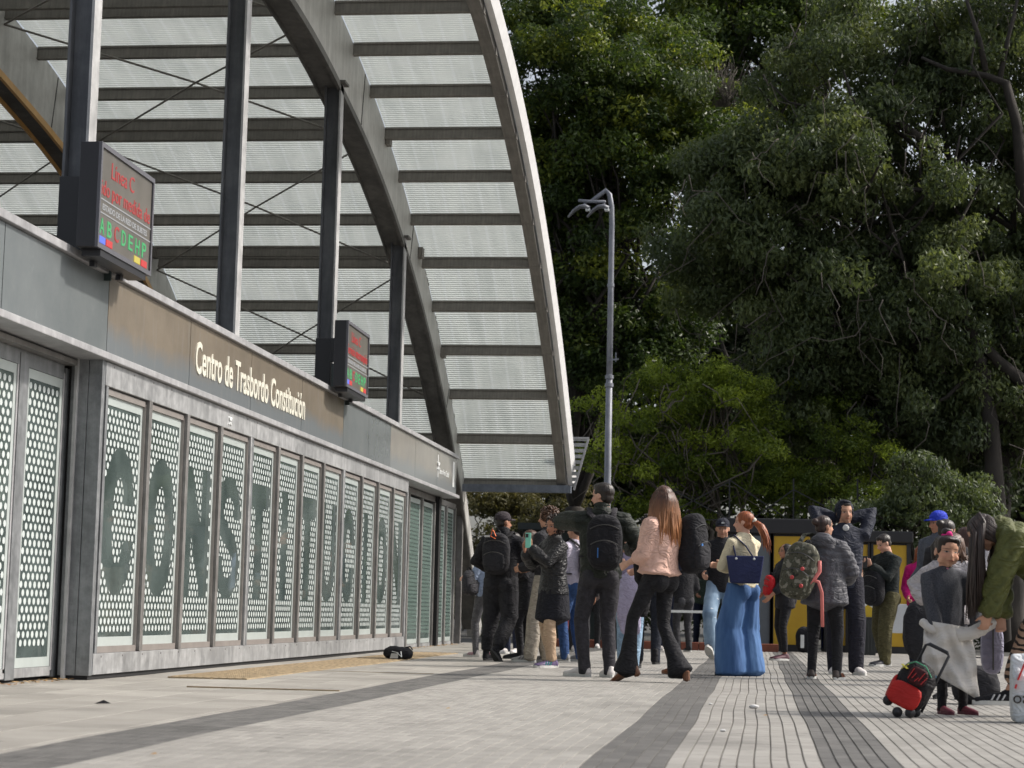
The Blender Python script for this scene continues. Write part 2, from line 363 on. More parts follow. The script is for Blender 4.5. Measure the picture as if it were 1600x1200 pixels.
for gi in range(3):
    a, b_ = g0[gi] + .03, g0[gi + 1] - .03; w = (b_ - a) / 4
    for k in range(4):
        pane(a + w * k + MW / 2 + .01, a + w * (k + 1) - MW / 2 - .01, Z0, Z1, XF - .05, word[li], m_glass, m_dot); li += 1
        # slim inner bead round each pane
        y0, y1 = a + w * k + MW / 2 - .008, a + w * (k + 1) - MW / 2 + .008
        S(MB().box(XF - .05, XF - .02, y0, y0 + .018, Z0 - .02, Z1 + .02).box(XF - .05, XF - .02, y1 - .018, y1, Z0 - .02, Z1 + .02).box(XF - .05, XF - .024, y0 + .018, y1 - .018, Z1, Z1 + .045).box(XF - .05, XF - .018, y0 + .018, y1 - .018, Z0 - .05, Z0), 'pane_bead', plain('pinkish_bead', (.28, .255, .24), .45, .3))
        if k < 3: S(MB().box(XF - .09, XF + .008, a + w * (k + 1) - .04, a + w * (k + 1) + .04, Z0 - .045, Z1 + .055), 'mullion', m_mull)
    S(MB().box(XF - .1, XF, a - .03, b_ + .028, .035, .193), 'skirting_panel', m_galv, bevel=.004)
    S(MB().box(XF - .1, XF, a - .03, b_ + .028, Z1 + .057, 2.41), 'head_panel', m_galv, bevel=.004)
    S(MB().box(XF - .105, XF + .004, b_ - .03, b_ + .027, .195, Z1 + .055), 'wide_mullion', m_galv)
    S(MB().box(XF - .105, XF - .003, a + .0, a + .055, .195, Z1 + .055), 'jamb_strip', m_galvd)
bolt = MB()
for gi in range(3):
    for q in range(9):
        for z in (2.385, .17): bolt.prim(ell((XF + .001, g0[gi] + .18 + q * .51, z), (.004, .009, .009), 6, 4))
S(bolt, 'rivets', m_mull, kind='stuff')
S(MB().box(XF - .4, XF - .1, 14.5, 27.9, 0.03, 2.4), 'door_box_core', m_blk)
S(MB().box(-5.06, XF - .004, 14.485, 14.556, .03, 2.43), 'corner_post', m_galvd, bevel=.004)
S(MB().box(-5.2, -5.064, 14.485, 14.54, .03, 2.43), 'corner_return', m_galvd, bevel=.004)
S(MB().box(XF - .38, XF - .02, 14.5, 27.88, .0, .03), 'threshold_gap', m_blk)
S(MB().box(-5.3, XF - .002, 27.9, 27.93, .035, 2.41), 'box_end', m_galvd)
# recessed glazing near (left) and far (right)
XR = -5.24
yy = 13.42
for y0, y1 in ((13.70, 14.40), (12.74, 13.46), (11.78, 12.50), (10.82, 11.54)):
    pane(y0 + .0, y1, .10, 2.25, XR, None, m_glass, m_dot)
    S(MB().box(XR - .06, XR + .012, y1, y1 + .03, .07, 2.3), 'pane_bead', m_cap)
    S(MB().box(XR - .06, XR + .02, y1 + .03, y1 + .13 if y1 > 14 else y1 + .20, .02, 2.34), 'mullion', m_galvd)
S(MB().box(XR - .06, XR + .012, 10.5, 14.40, .03, .098), 'sill', m_galv)
S(MB().box(XR - .06, XR + .014, 10.5, 14.40, 2.252, 2.36), 'head_rail', m_galvd)
S(MB().box(XR - .05, XR + .1, 10.5, 14.48, 2.362, 2.40), 'soffit_rail', m_mull)
xe = [28.05, 29.35, 30.55, 31.75, 32.0, 33.0, 33.95, 34.8]
for k in range(7):
    if k == 3: continue
    y0, y1 = xe[k] + .07, xe[k + 1] - .07; top = 2.27 if k < 4 else 2.3
    if k < 6: pane(y0, y1, .06, top, XR + .02, None, m_glassh, m_dot2)
    S(MB().box(XR - .04, XR + .06, xe[k + 1] - .055, xe[k + 1] + .055, .0, top + .03), 'mullion', m_mull)
S(MB().box(XR - .05, XR + .12, 31.78, 31.98, 0, 2.4), 'dark_post', m_blk)
S(MB().box(XR - .06, XR + .03, 28, 33.9, .0, .055), 'sill', m_galv)
S(MB().box(XR - .06, XR + .05, 28, 34, 2.31, 2.4), 'head_rail', m_mull)
# fascia: cap, ledge and sign panels
S(MB().box(-5.2, -4.915, 6, 32.46, 3.065, 3.125), 'cap_flashing', m_cap, bevel=.005)
S(MB().box(-5.3, -4.905, 6, 32.50, 2.415, 2.468), 'ledge', m_cap, bevel=.005)
g = N('grey_panel'); ns = g.noise(1.3, 5, rough=.7); sp = g.noise(9, 6, rough=.75)
m_pg = g.set(.22, .0, g.mix(g.ramp(sp, [(.6, 0.), (.74, .35)]), g.ramp(ns, [(.3, (.12, .135, .14)), (.7, (.165, .18, .185))]), (.22, .24, .25)))
def brownish(c0, c1, low):  # brown over bluish grey: reflections of the surroundings painted into the panel
    g = N('brown_panel'); ns = g.noise(1.5, 5, rough=.7); geo = g.n('NewGeometry').outputs['Position']; sx = g.n('SeparateXYZ'); g.l(geo, sx.inputs[0])
    f = g.math('ADD', g.math('MULTIPLY', g.math('SUBTRACT', sx.outputs[2], 2.55), 4.), g.math('MULTIPLY', g.math('SUBTRACT', ns, .5), 1.2))
    st_ = g.noise(16, 4, stretch=(1, 1, .12)); c = g.mix(g.ramp(f, [(.1, 0.), (.75, 1.)]), low, g.ramp(ns, [(.3, c0), (.7, c1)]))
    return g.set(.24, 0, g.mix(g.ramp(st_, [(.55, 0.), (.75, .25)]), c, (.24, .24, .235)))
m_pb = brownish((.15, .128, .102), (.21, .178, .14), (.15, .165, .175)); m_pc = brownish((.20, .195, .18), (.26, .245, .22), (.2, .215, .22))
seams = [6, 8.2, 10.35, 12.4, 14.54, 16.77, 18.9, 21.1, 23.31, 24.88, 26.42, 28.4, 30.4, 32.4]
for i in range(len(seams) - 1):
    mt = m_pg if seams[i] < 14.5 else (m_pb if seams[i] < 23 else (m_pg if seams[i] < 26 else m_pc))  # tone per panel carries the painted-in reflections
    S(MB().box(-5.0, -4.952, seams[i] + .006, seams[i + 1] - .006, 2.474, 3.06), 'sign_panel', mt)
m_let = plain('cream_lettering', (.66, .64, .55), .4, 0, .05)
def W(o): o.matrix_parent_inverse = Matrix.Translation(-Vector(st.location)); return o
W(put_text('Centro de Trasbordo Constitución', .40, (-4.949, 16.93, 2.622), 'X', m_let, st, bold=.014, ext=.006, width=4.3))
m_wht = plain('white_print', (.7, .72, .72), .5)
W(put_text('Buenos Aires Ciudad', .13, (-4.949, 30.62, 2.70), 'X', m_wht, st, ext=.002, width=.95))
em = MB().box(-4.951, -4.947, 30.44, 30.49, 2.63, 2.98).bar((-4.949, 30.38, 2.86), (-4.949, 30.56, 2.74), .03).bar((-4.949, 30.56, 2.86), (-4.949, 30.38, 2.74), .03)
S(em, 'crest', m_wht); S(MB().box(-4.951, -4.947, 31.98, 32.16, 2.58, 2.99), 'station_symbol', m_wht)
S(MB().bar((XF + .003, 18.12, 2.335), (XF + .003, 18.2, 2.265), .018).bar((XF + .003, 18.2, 2.335), (XF + .003, 18.12, 2.265), .018).box(XF + .001, XF + .003, 18.1, 18.22, 2.33, 2.345), 'sticker', m_wht)
# ------------------------------------------------------------------ vaulted canopy
AY, AZ, AR = 19.802, -15.474, 23.595
def arc(th, r=0.): a = R_(th); return np.array([AY + (AR + r) * math.sin(a), AZ + (AR + r) * math.cos(a)])
TH = [10.6 + 2.83 * k for k in range(-9, 11)]
cn = thing('vaulted_canopy', 'arched steel canopy with translucent ribbed roof sheets over the station front', 'canopy', (-6, 30, 0))
def C_(o): o.matrix_parent_inverse = Matrix.Translation(-Vector(cn.location)); return o
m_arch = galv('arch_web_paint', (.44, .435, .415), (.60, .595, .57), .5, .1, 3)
m_archd = galv('arch_soffit_shaded', (.10, .098, .092), (.17, .165, .155), .6, .1, 3)  # darkened arch paint: underside shade is put into this colour
g = N('purlin_steel'); ns = g.noise(5, 5, rough=.7); st2 = g.noise(30, 3, stretch=(1, .1, .08)); f = g.math('ADD', g.math('MULTIPLY', ns, .5), g.math('MULTIPLY', st2, .5))
m_purl = g.set(.6, .1, g.ramp(f, [(.3, (.13, .122, .11)), (.7, (.26, .245, .22))]))
m_col = galv('column_steel', (.10, .105, .115), (.17, .175, .185), .5, .3, 3)
m_flange_lit = galv('column_flange', (.34, .34, .34), (.5, .5, .5), .5, .1, 6)  # paler copy of the column steel: sunlight painted onto the right-hand flange
g = N('translucent_roof_sheet'); geo = g.n('NewGeometry').outputs['Position']; sx = g.n('SeparateXYZ'); g.l(geo, sx.inputs[0])
wv = g.math('FRACT', g.math('MULTIPLY', g.math('ADD', sx.outputs[0], g.math('MULTIPLY', sx.outputs[1], .02)), 3.7)); rib = g.ramp(wv, [(.0, 1.), (.12, 1.), (.16, 0.), (.96, 0.)])
dirt = g.noise(1.1, 5, vec=geo, rough=.65); dirt2 = g.noise(5, 4, vec=geo, stretch=(1, .12, .12))
c = g.ramp(g.math('ADD', g.math('MULTIPLY', dirt, .5), g.math('MULTIPLY', dirt2, .5)), [(.3, (.52, .565, .55)), (.55, (.68, .72, .70)), (.75, (.76, .80, .77))])
c = g.mix(g.math('MULTIPLY', rib, .35), c, (.78, .82, .84)); c = g.mix(g.math('MULTIPLY', g.n('Attribute', attribute_name='tint').outputs['Fac'], .33), c, (.2, .21, .205)); tr = g.n('BsdfTranslucent'); g.l(c, tr.inputs[0]); df = g.n('BsdfDiffuse'); g.l(c, df.inputs[0])
mx = g.n('MixShader'); mx.inputs[0].default_value = .42; g.l(tr.outputs[0], mx.inputs[1]); g.l(df.outputs[0], mx.inputs[2]); g.l(mx.outputs[0], g.o.inputs[0]); m_sheet = g.m
def curved(mb, x0, x1, r0, r1, t0, t1, step=1.4, depthf=None):
    """box section swept along the vault between angles"""
    n = max(2, int((t1 - t0) / step) + 1); ts = np.linspace(t0, t1, n); V = []
    for t in ts:
        ri = depthf(t) if depthf else r0
        a, b = arc(t, ri), arc(t, r1); V += [(x0, *a), (x1, *a), (x1, *b), (x0, *b)]
    F = [(i * 4 + j, i * 4 + (j + 1) % 4, i * 4 + 4 + (j + 1) % 4, i * 4 + 4 + j) for i in range(n - 1) for j in range(4)]
    F += [(3, 2, 1, 0), tuple((n - 1) * 4 + j for j in range(4))]; return mb.add(V, F)
def gd(t): return -(.86 if t < 10 else .86 - (t - 10) * .0146 if t < 45 else .35)
XA = [-5.15, -9.32, -13.5, -17.7]
for i, x in enumerate(XA):
    C_(curved(MB(), x - .24, x, 0, -.02, -16, 48, depthf=lambda t: gd(t) + .03).build('arch_girder', m_arch, cn))
    fl = MB()
    curved(fl, x - .25, x - .02, 0, 0, -16, 48, depthf=lambda t: gd(t) - .012) if False else None
    n = 46; ts = np.linspace(-16, 47.5, n); V = []
    for t in ts:
        for r0, r1 in ((gd(t) - .0, gd(t) + .028),):
            a, b = arc(t, r0), arc(t, r1); V += [(x - .30, *a), (x - .004, *a), (x - .004, *b), (x - .30, *b)]
    F = [(q * 4 + j, q * 4 + (j + 1) % 4, q * 4 + 4 + (j + 1) % 4, q * 4 + 4 + j) for q in range(n - 1) for j in range(4)]
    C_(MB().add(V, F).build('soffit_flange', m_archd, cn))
    lips = MB()
    for (xa, xb) in ((x - .304, x - .282), (x - .03, x + .012)):
        V = []
        for t in ts:
            a, b = arc(t, gd(t) - .06), arc(t, gd(t) + .03); V += [(xa, *a), (xb, *a), (xb, *b), (xa, *b)]
        lips.add(V, F)
    C_(lips.build('flange_lip', m_archd if i != 1 else plain('orange_edge', (.62, .36, .13), .5), cn))  # second arch gets an orange flange lip
    if i < 2:
        for t in (16.5, 24, 30.5):
            a = arc(t, -.12); C_(MB().box(x + .004, x + .07, a[0] - .09, a[0] + .09, a[1] - .09, a[1] + .07).build('bracket', m_purl, cn, bevel=.004))
        for t in (12.5, 22.5, 33):
            a, b_ = arc(t, -.04), arc(t, gd(t) + .05); C_(MB().bar((x + .002, *a), (x + .002, *b_), .012, .02).build('splice_seam', m_archd, cn))
bays = [(-3.33, XA[0] + .001), (XA[0] - .241, XA[1] + .001), (XA[1] - .241, XA[2] + .001), (XA[2] - .241, XA[3] + .001)]
pmesh = {}
for bi, (xr, xl) in enumerate(bays):
    L_ = xr - xl; xm = (xr + xl) / 2
    for k, t in enumerate(TH):
        if bi == 3 and t < 5: continue
        a = arc(t)
        if bi not in pmesh:
            me = MB().box(-L_ / 2, L_ / 2, -.035, .035, -.17, -.146).box(-L_ / 2, L_ / 2, -.035, .035, -.03, -.004).box(-L_ / 2, L_ / 2, -.02, -.008, -.146, -.03)
            me = npmesh('purlin', me.v, me.f); me.materials.append(m_purl); pmesh[bi] = me
        o = C_(link('purlin', pmesh[bi], cn)); o.location = (xm, a[0], a[1]); o.rotation_euler = (-R_(t) * .55, 0, 0)
        if bi >= 1 and k % 3 == 2 and 0 <= k:
            a2 = arc(t - .85, -.03); o = C_(link('purlin', pmesh[bi], cn)); o.location = (xm, a2[0], a2[1]); o.rotation_euler = (-R_(t) * .3, 0, 0)
    key = None
    for k in range(len(TH) - 1):
        if bi == 3 and TH[k] < 5: continue
        nr_ = 22; s = np.array([2.83 * (a + b) / nr_ for a in range(nr_) for b in (0, .55, .7, .85)] + [2.83]); V = []
        for j, q in enumerate(s):
            th = q - 1.415; rr = AR + .01 - (.016 if j % 4 in (2, 3) else 0.)
            V += [(-L_ / 2, rr * math.sin(R_(th)), rr * math.cos(R_(th)) - AR), (L_ / 2, rr * math.sin(R_(th)), rr * math.cos(R_(th)) - AR)]
        if key is None:
            key = npmesh('roof_panel', V, [(2 * j, 2 * j + 1, 2 * j + 3, 2 * j + 2) for j in range(88)]); set_tint(key, [0. if j % 4 == 0 else 1. for j in range(88)]); key.materials.append(m_sheet)
        o = C_(link('roof_panel', key, cn)); t = TH[k] + 1.415; a = arc(t); o.location = (xm, a[0], a[1]); o.rotation_euler = (-R_(t), 0, 0)
    if bi >= 1:
        r0 = -.24
        for k in range(2, 18, 3):
            if k + 3 >= len(TH): break
            for (xa, xb) in ((xr, xl), (xl, xr)):
                p, q = arc(TH[k], r0), arc(TH[k + 3], r0); ms = arc((TH[k] + TH[k + 3]) / 2, r0 + .0)
                C_(MB().prim(tube([(xa, *p), ((xa + xb) / 2, *ms), (xb, *q)], [.014] * 3, 6)).build('brace_rod', m_purl, cn))
# free edge: inner rafter, sloping pale fascia flashing
C_(curved(MB(), -3.49, -3.33, -.17, -.006, -16, 38.9).build('edge_rafter', m_purl, cn))
for t in TH[1:]:
    a = arc(t, -.14); C_(MB().box(-3.33, -3.31, a[0] - .06, a[0] + .06, a[1] - .05, a[1] + .03).build('bracket', m_purl, cn))
ts = np.linspace(-16, 39, 42); V = []
for t in ts: V += [(-3.31, *arc(t, -.07)), (-3.225, *arc(t, -.085)), (-3.165, *arc(t, .06)), (-3.31, *arc(t, .06))]
F = [(q * 4 + j, q * 4 + (j + 1) % 4, q * 4 + 4 + (j + 1) % 4, q * 4 + 4 + j) for q in range(41) for j in range(4)] + [(0, 1, 2, 3), (164, 167, 166, 165)]
C_(MB().add(V, F).build('edge_flashing', plain('white_flashing', (.82, .82, .82), .5, 0, .08), cn))
C_(MB().box(-17.7, -3.24, 34.40, 34.56, 2.655, 2.785).build('eave_gutter', galv('gutter_blue_grey', (.14, .16, .20), (.22, .245, .29), .5, .2, 9), cn))
C_(MB().box(-17.7, -3.3, 34.76, 34.858, 2.80, 2.99).build('eave_purlin', m_purl, cn))
zt, zb = 3.56, 2.76
for i in range(9):
    z = zb + (zt - zb) * i / 8; xr_ = -3.17 + .22 * i / 8; C_(MB().box(-3.22, xr_, 34.35, 34.42, z, z + .06).build('slat', m_galv, cn))
C_(MB().bar((-2.94, 34.34, zt + .04), (-3.18, 34.34, zb - .06), .035).bar((-3.26, 34.34, zt + .05), (-2.93, 34.34, zt + .05), .03).build('gutter_end_frame', m_cap, cn))
# columns
for yc in (14.53, 19.0, 23.5, 28.15):
    t = math.degrees(math.asin((yc - AY) / AR)); top = arc(t, gd(t))[1] + .02
    col = C_(MB().box(-5.318, -5.162, yc - .006, yc + .006, 0, top).build('column_web', m_col, cn))
    C_(MB().box(-5.34, -5.32, yc - .085, yc + .085, 0, top).build('column_flange', m_col, cn))
    C_(MB().box(-5.16, -5.138, yc - .085, yc + .085, 0, top).build('column_flange', m_flange_lit, cn))
    C_(MB().box(-5.40, -5.08, yc - .12, yc + .12, top - .0, top + .03).build('column_cap_plate', m_archd, cn))

# ------------------------------------------------------------------ LED line-status signs
def emis(name, c, e):
    g = N(name); g.b.inputs['Emission Color'].default_value = (*lin(c), 1); g.b.inputs['Emission Strength'].default_value = e; return g.set(.5, 0, (.02, .02, .02))
m_red = emis('red_led', (225, 60, 60), .5); m_grn = emis('green_led', (70, 200, 120), .6); m_wled = emis('white_print_lit', (190, 190, 190), .6)
m_blue = emis('blue_tile', (95, 120, 235), .8); m_yelt = emis('yellow_tile', (225, 205, 80), .7); m_redt = emis('red_tile', (215, 45, 45), .8)
g = N('led_face'); ns = g.noise(3, 3); m_face = g.set(.3, 0, g.ramp(ns, [(.3, (.10, .093, .082)), (.7, (.14, .13, .115))]))
m_case = plain('black_casing', (.018, .018, .022), .4, 0, .1)
m_case2 = plain('grey_casing', (.10, .10, .115), .45, 0, .1)
def led_sign(y0, col_y, label, l1, l2):
    W_, H_, X, Zb = 1.27, .77, -4.72, 3.17
    s = thing('led_sign', label, 'sign', (X, y0, Zb - .06), 0, 'line status screens on the canopy columns')
    def o(mb, nm, mt, **k): return mb.build(nm, mt, s, **k)
    o(MB().box(-.15, -.012, 0, W_, 0, H_), 'casing', m_case, bevel=.006)
    o(MB().box(-.012, .012, 0, W_, 0, .035).box(-.012, .012, 0, W_, H_ - .035, H_).box(-.012, .012, 0, .03, .035, H_ - .035).box(-.012, .012, W_ - .03, W_, .035, H_ - .035), 'bezel', m_case2)
    o(MB().box(-.012, -.002, .03, W_ - .03, .035, H_ - .035), 'screen', m_face)
    o(MB().box(-.14, 0, .1, W_ - .1, -.05, -.001).box(-.15, -.11, .3, .36, -.09, -.05).box(-.15, -.11, .9, .96, -.09, -.05), 'mounting_rail', m_case)
    dy = col_y - y0
    o(MB().box(-.62, -.43, dy - .13, dy - .086, -.12, H_ - .06).box(-.43, -.30, dy - .16, dy - .10, .42, H_ - .06).box(-.30, -.152, dy - .13, dy - .10, .5, .62).box(-.30, -.152, dy - .13, dy - .10, .08, .2), 'bracket', m_case, bevel=.005)
    o(MB().box(-.415, -.18, dy - .12, dy - .10, -.1, .40), 'back_plate', plain('dark_teal_plate', (.03, .045, .045), .3))
    X1 = .001
    T = lambda t, sz, y, z, mt, **k: put_text(t, sz, (X1, y, z), 'X', mt, s, ext=.001, **k)
    T(l1, .17, .27, .555, m_red, bold=.0, width=.53 if len(l1) < 10 else .5); T(l2, .16, .06, .40, m_red, bold=.0, width=W_ - .12)
    o(MB().box(0, .003, .03, W_ - .03, .362, .370).box(0, .003, .03, W_ - .03, .262, .270), 'rule', m_wled)
    T('ESTADO DE LA RED DE SUBTES', .062, .1, .293, m_wled, bold=.015, width=1.05)
    for i, ch in enumerate('ABCDEHP'): T(ch, .165, .06 + i * .165, .115, m_red if ch == 'C' else m_grn, bold=.01, width=.10)
    for y, mt in ((.05, m_blue), (.21, m_redt), (.87, m_yelt), (1.04, m_redt)): o(MB().box(0, .003, y, y + .14, .045, .095), 'colour_tile', mt)
led_sign(13.53, 14.53, 'nearer LED line status screen on the front left column, Línea C in red letters', 'Línea C', 'ido por medida de')
led_sign(22.27, 23.5, 'farther and smaller-looking LED line status screen on the third column', 'Línea C', 'Servicio interrumpido')

# ------------------------------------------------------------------ street lamp
lp = thing('street_lamp', 'tall grey curved street lamp with two lamp heads in front of the trees', 'street lamp', (-2.72, 36, 0))
m_lamp = galv('lamp_pole_paint', (.16, .17, .20), (.25, .26, .29), .45, .2, 4)
MB().prim(tube([(0, 0, 0), (0, 0, 2.5), (0, 0, 4.9)], [.068, .064, .060], 14)).build('pole', m_lamp, lp, True)
MB().prim(tube([(0, 0, 4.9), (0, 0, 6.6), (.0, 0, 7.7), (-.01, 0, 8.05), (-.05, 0, 8.28), (-.12, 0, 8.36), (-.24, 0, 8.27), (-.40, 0, 8.15)], [.056, .053, .05, .048, .046, .044, .040, .034], 12)).build('upper_pole', m_lamp, lp, True)
MB().prim(tube([(-.12, -.12, 8.12), (-.40, -.1, 8.13), (-.62, -.05, 8.16)], [.03] * 3, 8)).build('arm', m_lamp, lp, True)
for z in (4.85, 6.55, 4.7): MB().prim(tube([(0, 0, z), (0, 0, z + .06)], [.078 if z < 6 else .066] * 2, 14)).build('collar', m_lamp, lp)
MB().bar((-.02, -.1, 5.18), (.17, -.1, 5.2), .03).bar((.12, -.1, 5.15), (.12, -.1, 5.32), .02).build('clamp', m_lamp, lp)
for x in (-.50, -.15):
    hd = MB(); hd.prim(tube([(x + .08, -.1, 8.0), (x, -.1, 8.04), (x - .10, -.1, 8.03), (x - .2, -.1, 7.96), (x - .30, -.1, 7.84)], [(.05, .08), (.04, .11), (.03, .12), (.025, .11), (.02, .05)], 10, side=(0, 0, 1)))
    hd.bar((x, -.08, 8.05), (x, -.05, 8.12), .05); h = hd.build('lamp_head', m_lamp, lp, True)
    MB().box(x + .02, x + .10, -.16, -.04, 7.95, 8.0).build('lens', m_wht, h)

# ------------------------------------------------------------------ low kerb, kiosks, bin, tables behind the crowd
m_brick = plain('terracotta_kerb', (.20, .065, .04), .8, 0, .25, 6, .4)
kb = thing('planter_kerb', 'low terracotta red kerb running behind the crowd', 'kerb', (-1.7, 34.1, 0))
nk = 12
for i in range(nk):
    x0 = -1.95 + i * .335; MB().box(x0, x0 + .325, -.15, .15, -.02, .13).build('kerb_block', m_brick, kb, bevel=.01)
m_kfr = plain('kiosk_dark_frame', (.016, .016, .019), .5); m_kye = plain('kiosk_yellow', (.52, .32, .018), .5, 0, .1, 2); m_kgr = plain('kiosk_grey_glass', (.12, .14, .16), .3, 0, .15, 2)
def kiosk(x, y, w, label, panels, top=2.28, roofh=.26, depth=1.8):
    k = thing('kiosk', label, 'kiosk', (x, y, 0), 0, 'kiosks behind the crowd')
    MB().box(-.03, w + .03, -.06, depth, top - roofh, top).build('roof', m_kfr, k, bevel=.02)
    MB().box(0, w, .06, depth - .05, 0, top - roofh - .002).build('body', m_kfr, k)
    for (a, b_, mt, nm) in panels: MB().box(a, b_, .03, .058, .12, top - roofh - .04).build(nm, mt, k)
    ed = sorted({p[0] for p in panels} | {p[1] for p in panels})
    for e in ed: MB().box(e - .03, e + .03, 0, .028, 0, top - roofh - .003).build('post', m_kfr, k)
    MB().box(.031, w - .031, .01, .029, .0, .11).build('plinth', m_kfr, k); return k
k1 = kiosk(-.62, 34.75, 1.62, 'long dark-roofed kiosk with grey window and yellow panel behind the red-haired woman', [(.03, .17, m_kgr, 'side_panel'), (.17, .86, m_kgr, 'window'), (.87, 1.56, m_kye, 'yellow_panel')])
m_kt = plain('dark_print', (.03, .025, .02), .6)
put_text('Buenos\nAires\nCiudad', .105, (1.20, .026, 1.72), '-Y', m_kt, k1, ext=.001, bold=.01)
cr = MB(); 
for a in range(14):
    q0, q1 = a * math.pi / 7, (a + 1) * math.pi / 7
    cr.bar((1.06 + .075 * math.cos(q0), .026, 1.72 + .085 * math.sin(q0)), (1.06 + .075 * math.cos(q1), .026, 1.72 + .085 * math.sin(q1)), .012)
cr.box(1.01, 1.11, .024, .028, 1.68, 1.69).box(1.02, 1.10, .024, .028, 1.72, 1.73).build('crest', m_kt, k1)
k2 = kiosk(1.16, 35.3, 1.5, 'second kiosk with yellow front, behind the hooded man', [(.03, .4, m_kye, 'yellow_panel'), (.45, .78, m_kye, 'yellow_panel'), (.82, 1.45, m_kye, 'yellow_panel')], 2.12, .2)
# stand with a star poster and litter bin
ps = thing('star_poster', 'yellow poster with a white star on a grey litter bin', 'poster', (1.62, 33.2, .62))
MB().box(0, .36, 0, .02, 0, .52).build('board', plain('poster_yellow', (.62, .42, .02), .5), ps)
V = [(.18 + (.17 if i % 2 == 0 else .07) * math.sin(i * math.pi / 5), -.003, .27 + (.17 if i % 2 == 0 else .07) * math.cos(i * math.pi / 5)) for i in range(10)]
MB().add(V, [tuple(range(10))]).build('star', m_wht, ps)
bn = thing('litter_bin', 'dark grey ribbed litter bin under the yellow star poster', 'bin', (1.72, 33.25, 0))
bb = MB().box(-.2, .2, -.15, .2, 0, .58)
for i in range(8): bb.box(-.19 + i * .052, -.165 + i * .052, -.165, -.15, .03, .55)
bb.build('body', plain('bin_grey', (.035, .04, .04), .6), bn); MB().box(-.22, .22, -.17, .22, .585, .62).build('rim', m_kfr, bn, bevel=.01)
tb = thing('folding_table', 'small white cloth-fronted stall table with pale blue emblem', 'table', (2.0, 31.6, 0))
MB().box(0, .75, -.02, .5, .80, .83).build('tabletop', m_wht, tb); MB().box(.0, .75, -.035, -.022, .38, .82).build('cloth_front', plain('white_cloth', (.52, .54, .56), .8), tb)
MB().prim(ell((.42, -.04, .62), (.14, .004, .035), 14, 8)).build('emblem', plain('pale_blue', (.25, .5, .68), .7), tb)
for x in (.04, .71):
    for y in (.04, .44): MB().box(x - .015, x + .015, y - .015, y + .015, 0, .8).build('leg', m_kfr, tb)
tb2 = thing('folding_table', 'low table with bundled white and navy cloths behind the flared jeans', 'table', (-1.45, 31.5, 0))
MB().box(0, .8, 0, .5, .62, .66).build('tabletop', m_wht, tb2)
for x in (.04, .76):
    for y in (.04, .44): MB().box(x - .015, x + .015, y - .015, y + .015, 0, .62).build('leg', m_kfr, tb2)

# lattice steel frame behind the kiosks
lf = thing('steel_frame', 'thin dark lattice steel frame standing above the kiosks against the trees', 'frame', (-.6, 38, 0))
def lat(px, py): return tuple(on_depth(px, py, 38.) - [-.6, 38, 0])
for x in (1040, 1140, 1240, 1340):
    a, b_ = lat(x, 748), lat(x, 830); MB().bar((a[0], 0, 0), (a[0], 0, a[2]), .028).build('post', m_kfr, lf)
for (a, b_) in (((1140, 750), (1232, 812)), ((1240, 765), (1170, 815)), ((1140, 752), (1050, 800)), ((1240, 765), (1335, 815)), ((1140, 812), (1050, 765)), ((1030, 812), (1340, 812))):
    MB().bar(lat(*a), lat(*b_), .02).build('brace', m_kfr, lf)
# dark booth seen under the eave
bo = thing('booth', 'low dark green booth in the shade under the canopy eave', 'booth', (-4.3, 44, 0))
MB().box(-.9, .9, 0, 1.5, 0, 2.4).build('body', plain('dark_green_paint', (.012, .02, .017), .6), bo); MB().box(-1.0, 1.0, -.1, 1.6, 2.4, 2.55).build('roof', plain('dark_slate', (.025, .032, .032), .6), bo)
# ------------------------------------------------------------------ trees
def bark(name, c0, c1):
    g = N(name); ns = g.noise(6, 6, rough=.7, stretch=(1, 1, .3)); g.bump(ns, .6, .03); return g.set(.9, 0, g.ramp(ns, [(.3, c0), (.7, c1)]))
m_bark = bark('tree_bark', (.018, .015, .012), (.045, .038, .032)); m_twig = bark('pale_twig', (.07, .06, .05), (.15, .13, .11))
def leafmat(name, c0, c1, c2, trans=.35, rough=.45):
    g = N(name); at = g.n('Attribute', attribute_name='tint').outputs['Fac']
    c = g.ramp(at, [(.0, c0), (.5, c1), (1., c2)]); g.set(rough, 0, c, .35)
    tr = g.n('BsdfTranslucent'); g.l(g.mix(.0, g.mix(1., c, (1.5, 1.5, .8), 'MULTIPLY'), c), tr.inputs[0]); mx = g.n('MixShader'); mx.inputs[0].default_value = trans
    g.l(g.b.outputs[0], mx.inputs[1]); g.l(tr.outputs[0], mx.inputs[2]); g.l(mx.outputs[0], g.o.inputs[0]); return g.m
m_lf1 = leafmat('glossy_fig_leaf', (.036, .062, .018), (.082, .122, .027), (.29, .32, .05), .35, .4)
m_lf2 = leafmat('grey_green_leaf', (.050, .070, .034), (.090, .120, .052), (.155, .185, .075), .34, .45)
m_lf3 = leafmat('fresh_green_leaf', (.06, .095, .018), (.165, .22, .034), (.36, .43, .075), .5, .5)
m_lf4 = leafmat('far_dark_leaf', (.03, .045, .02), (.05, .07, .028), (.08, .10, .04), .3, .5)
m_lf5 = leafmat('ochre_leaf', (.07, .07, .03), (.13, .12, .05), (.22, .19, .08), .3, .5)
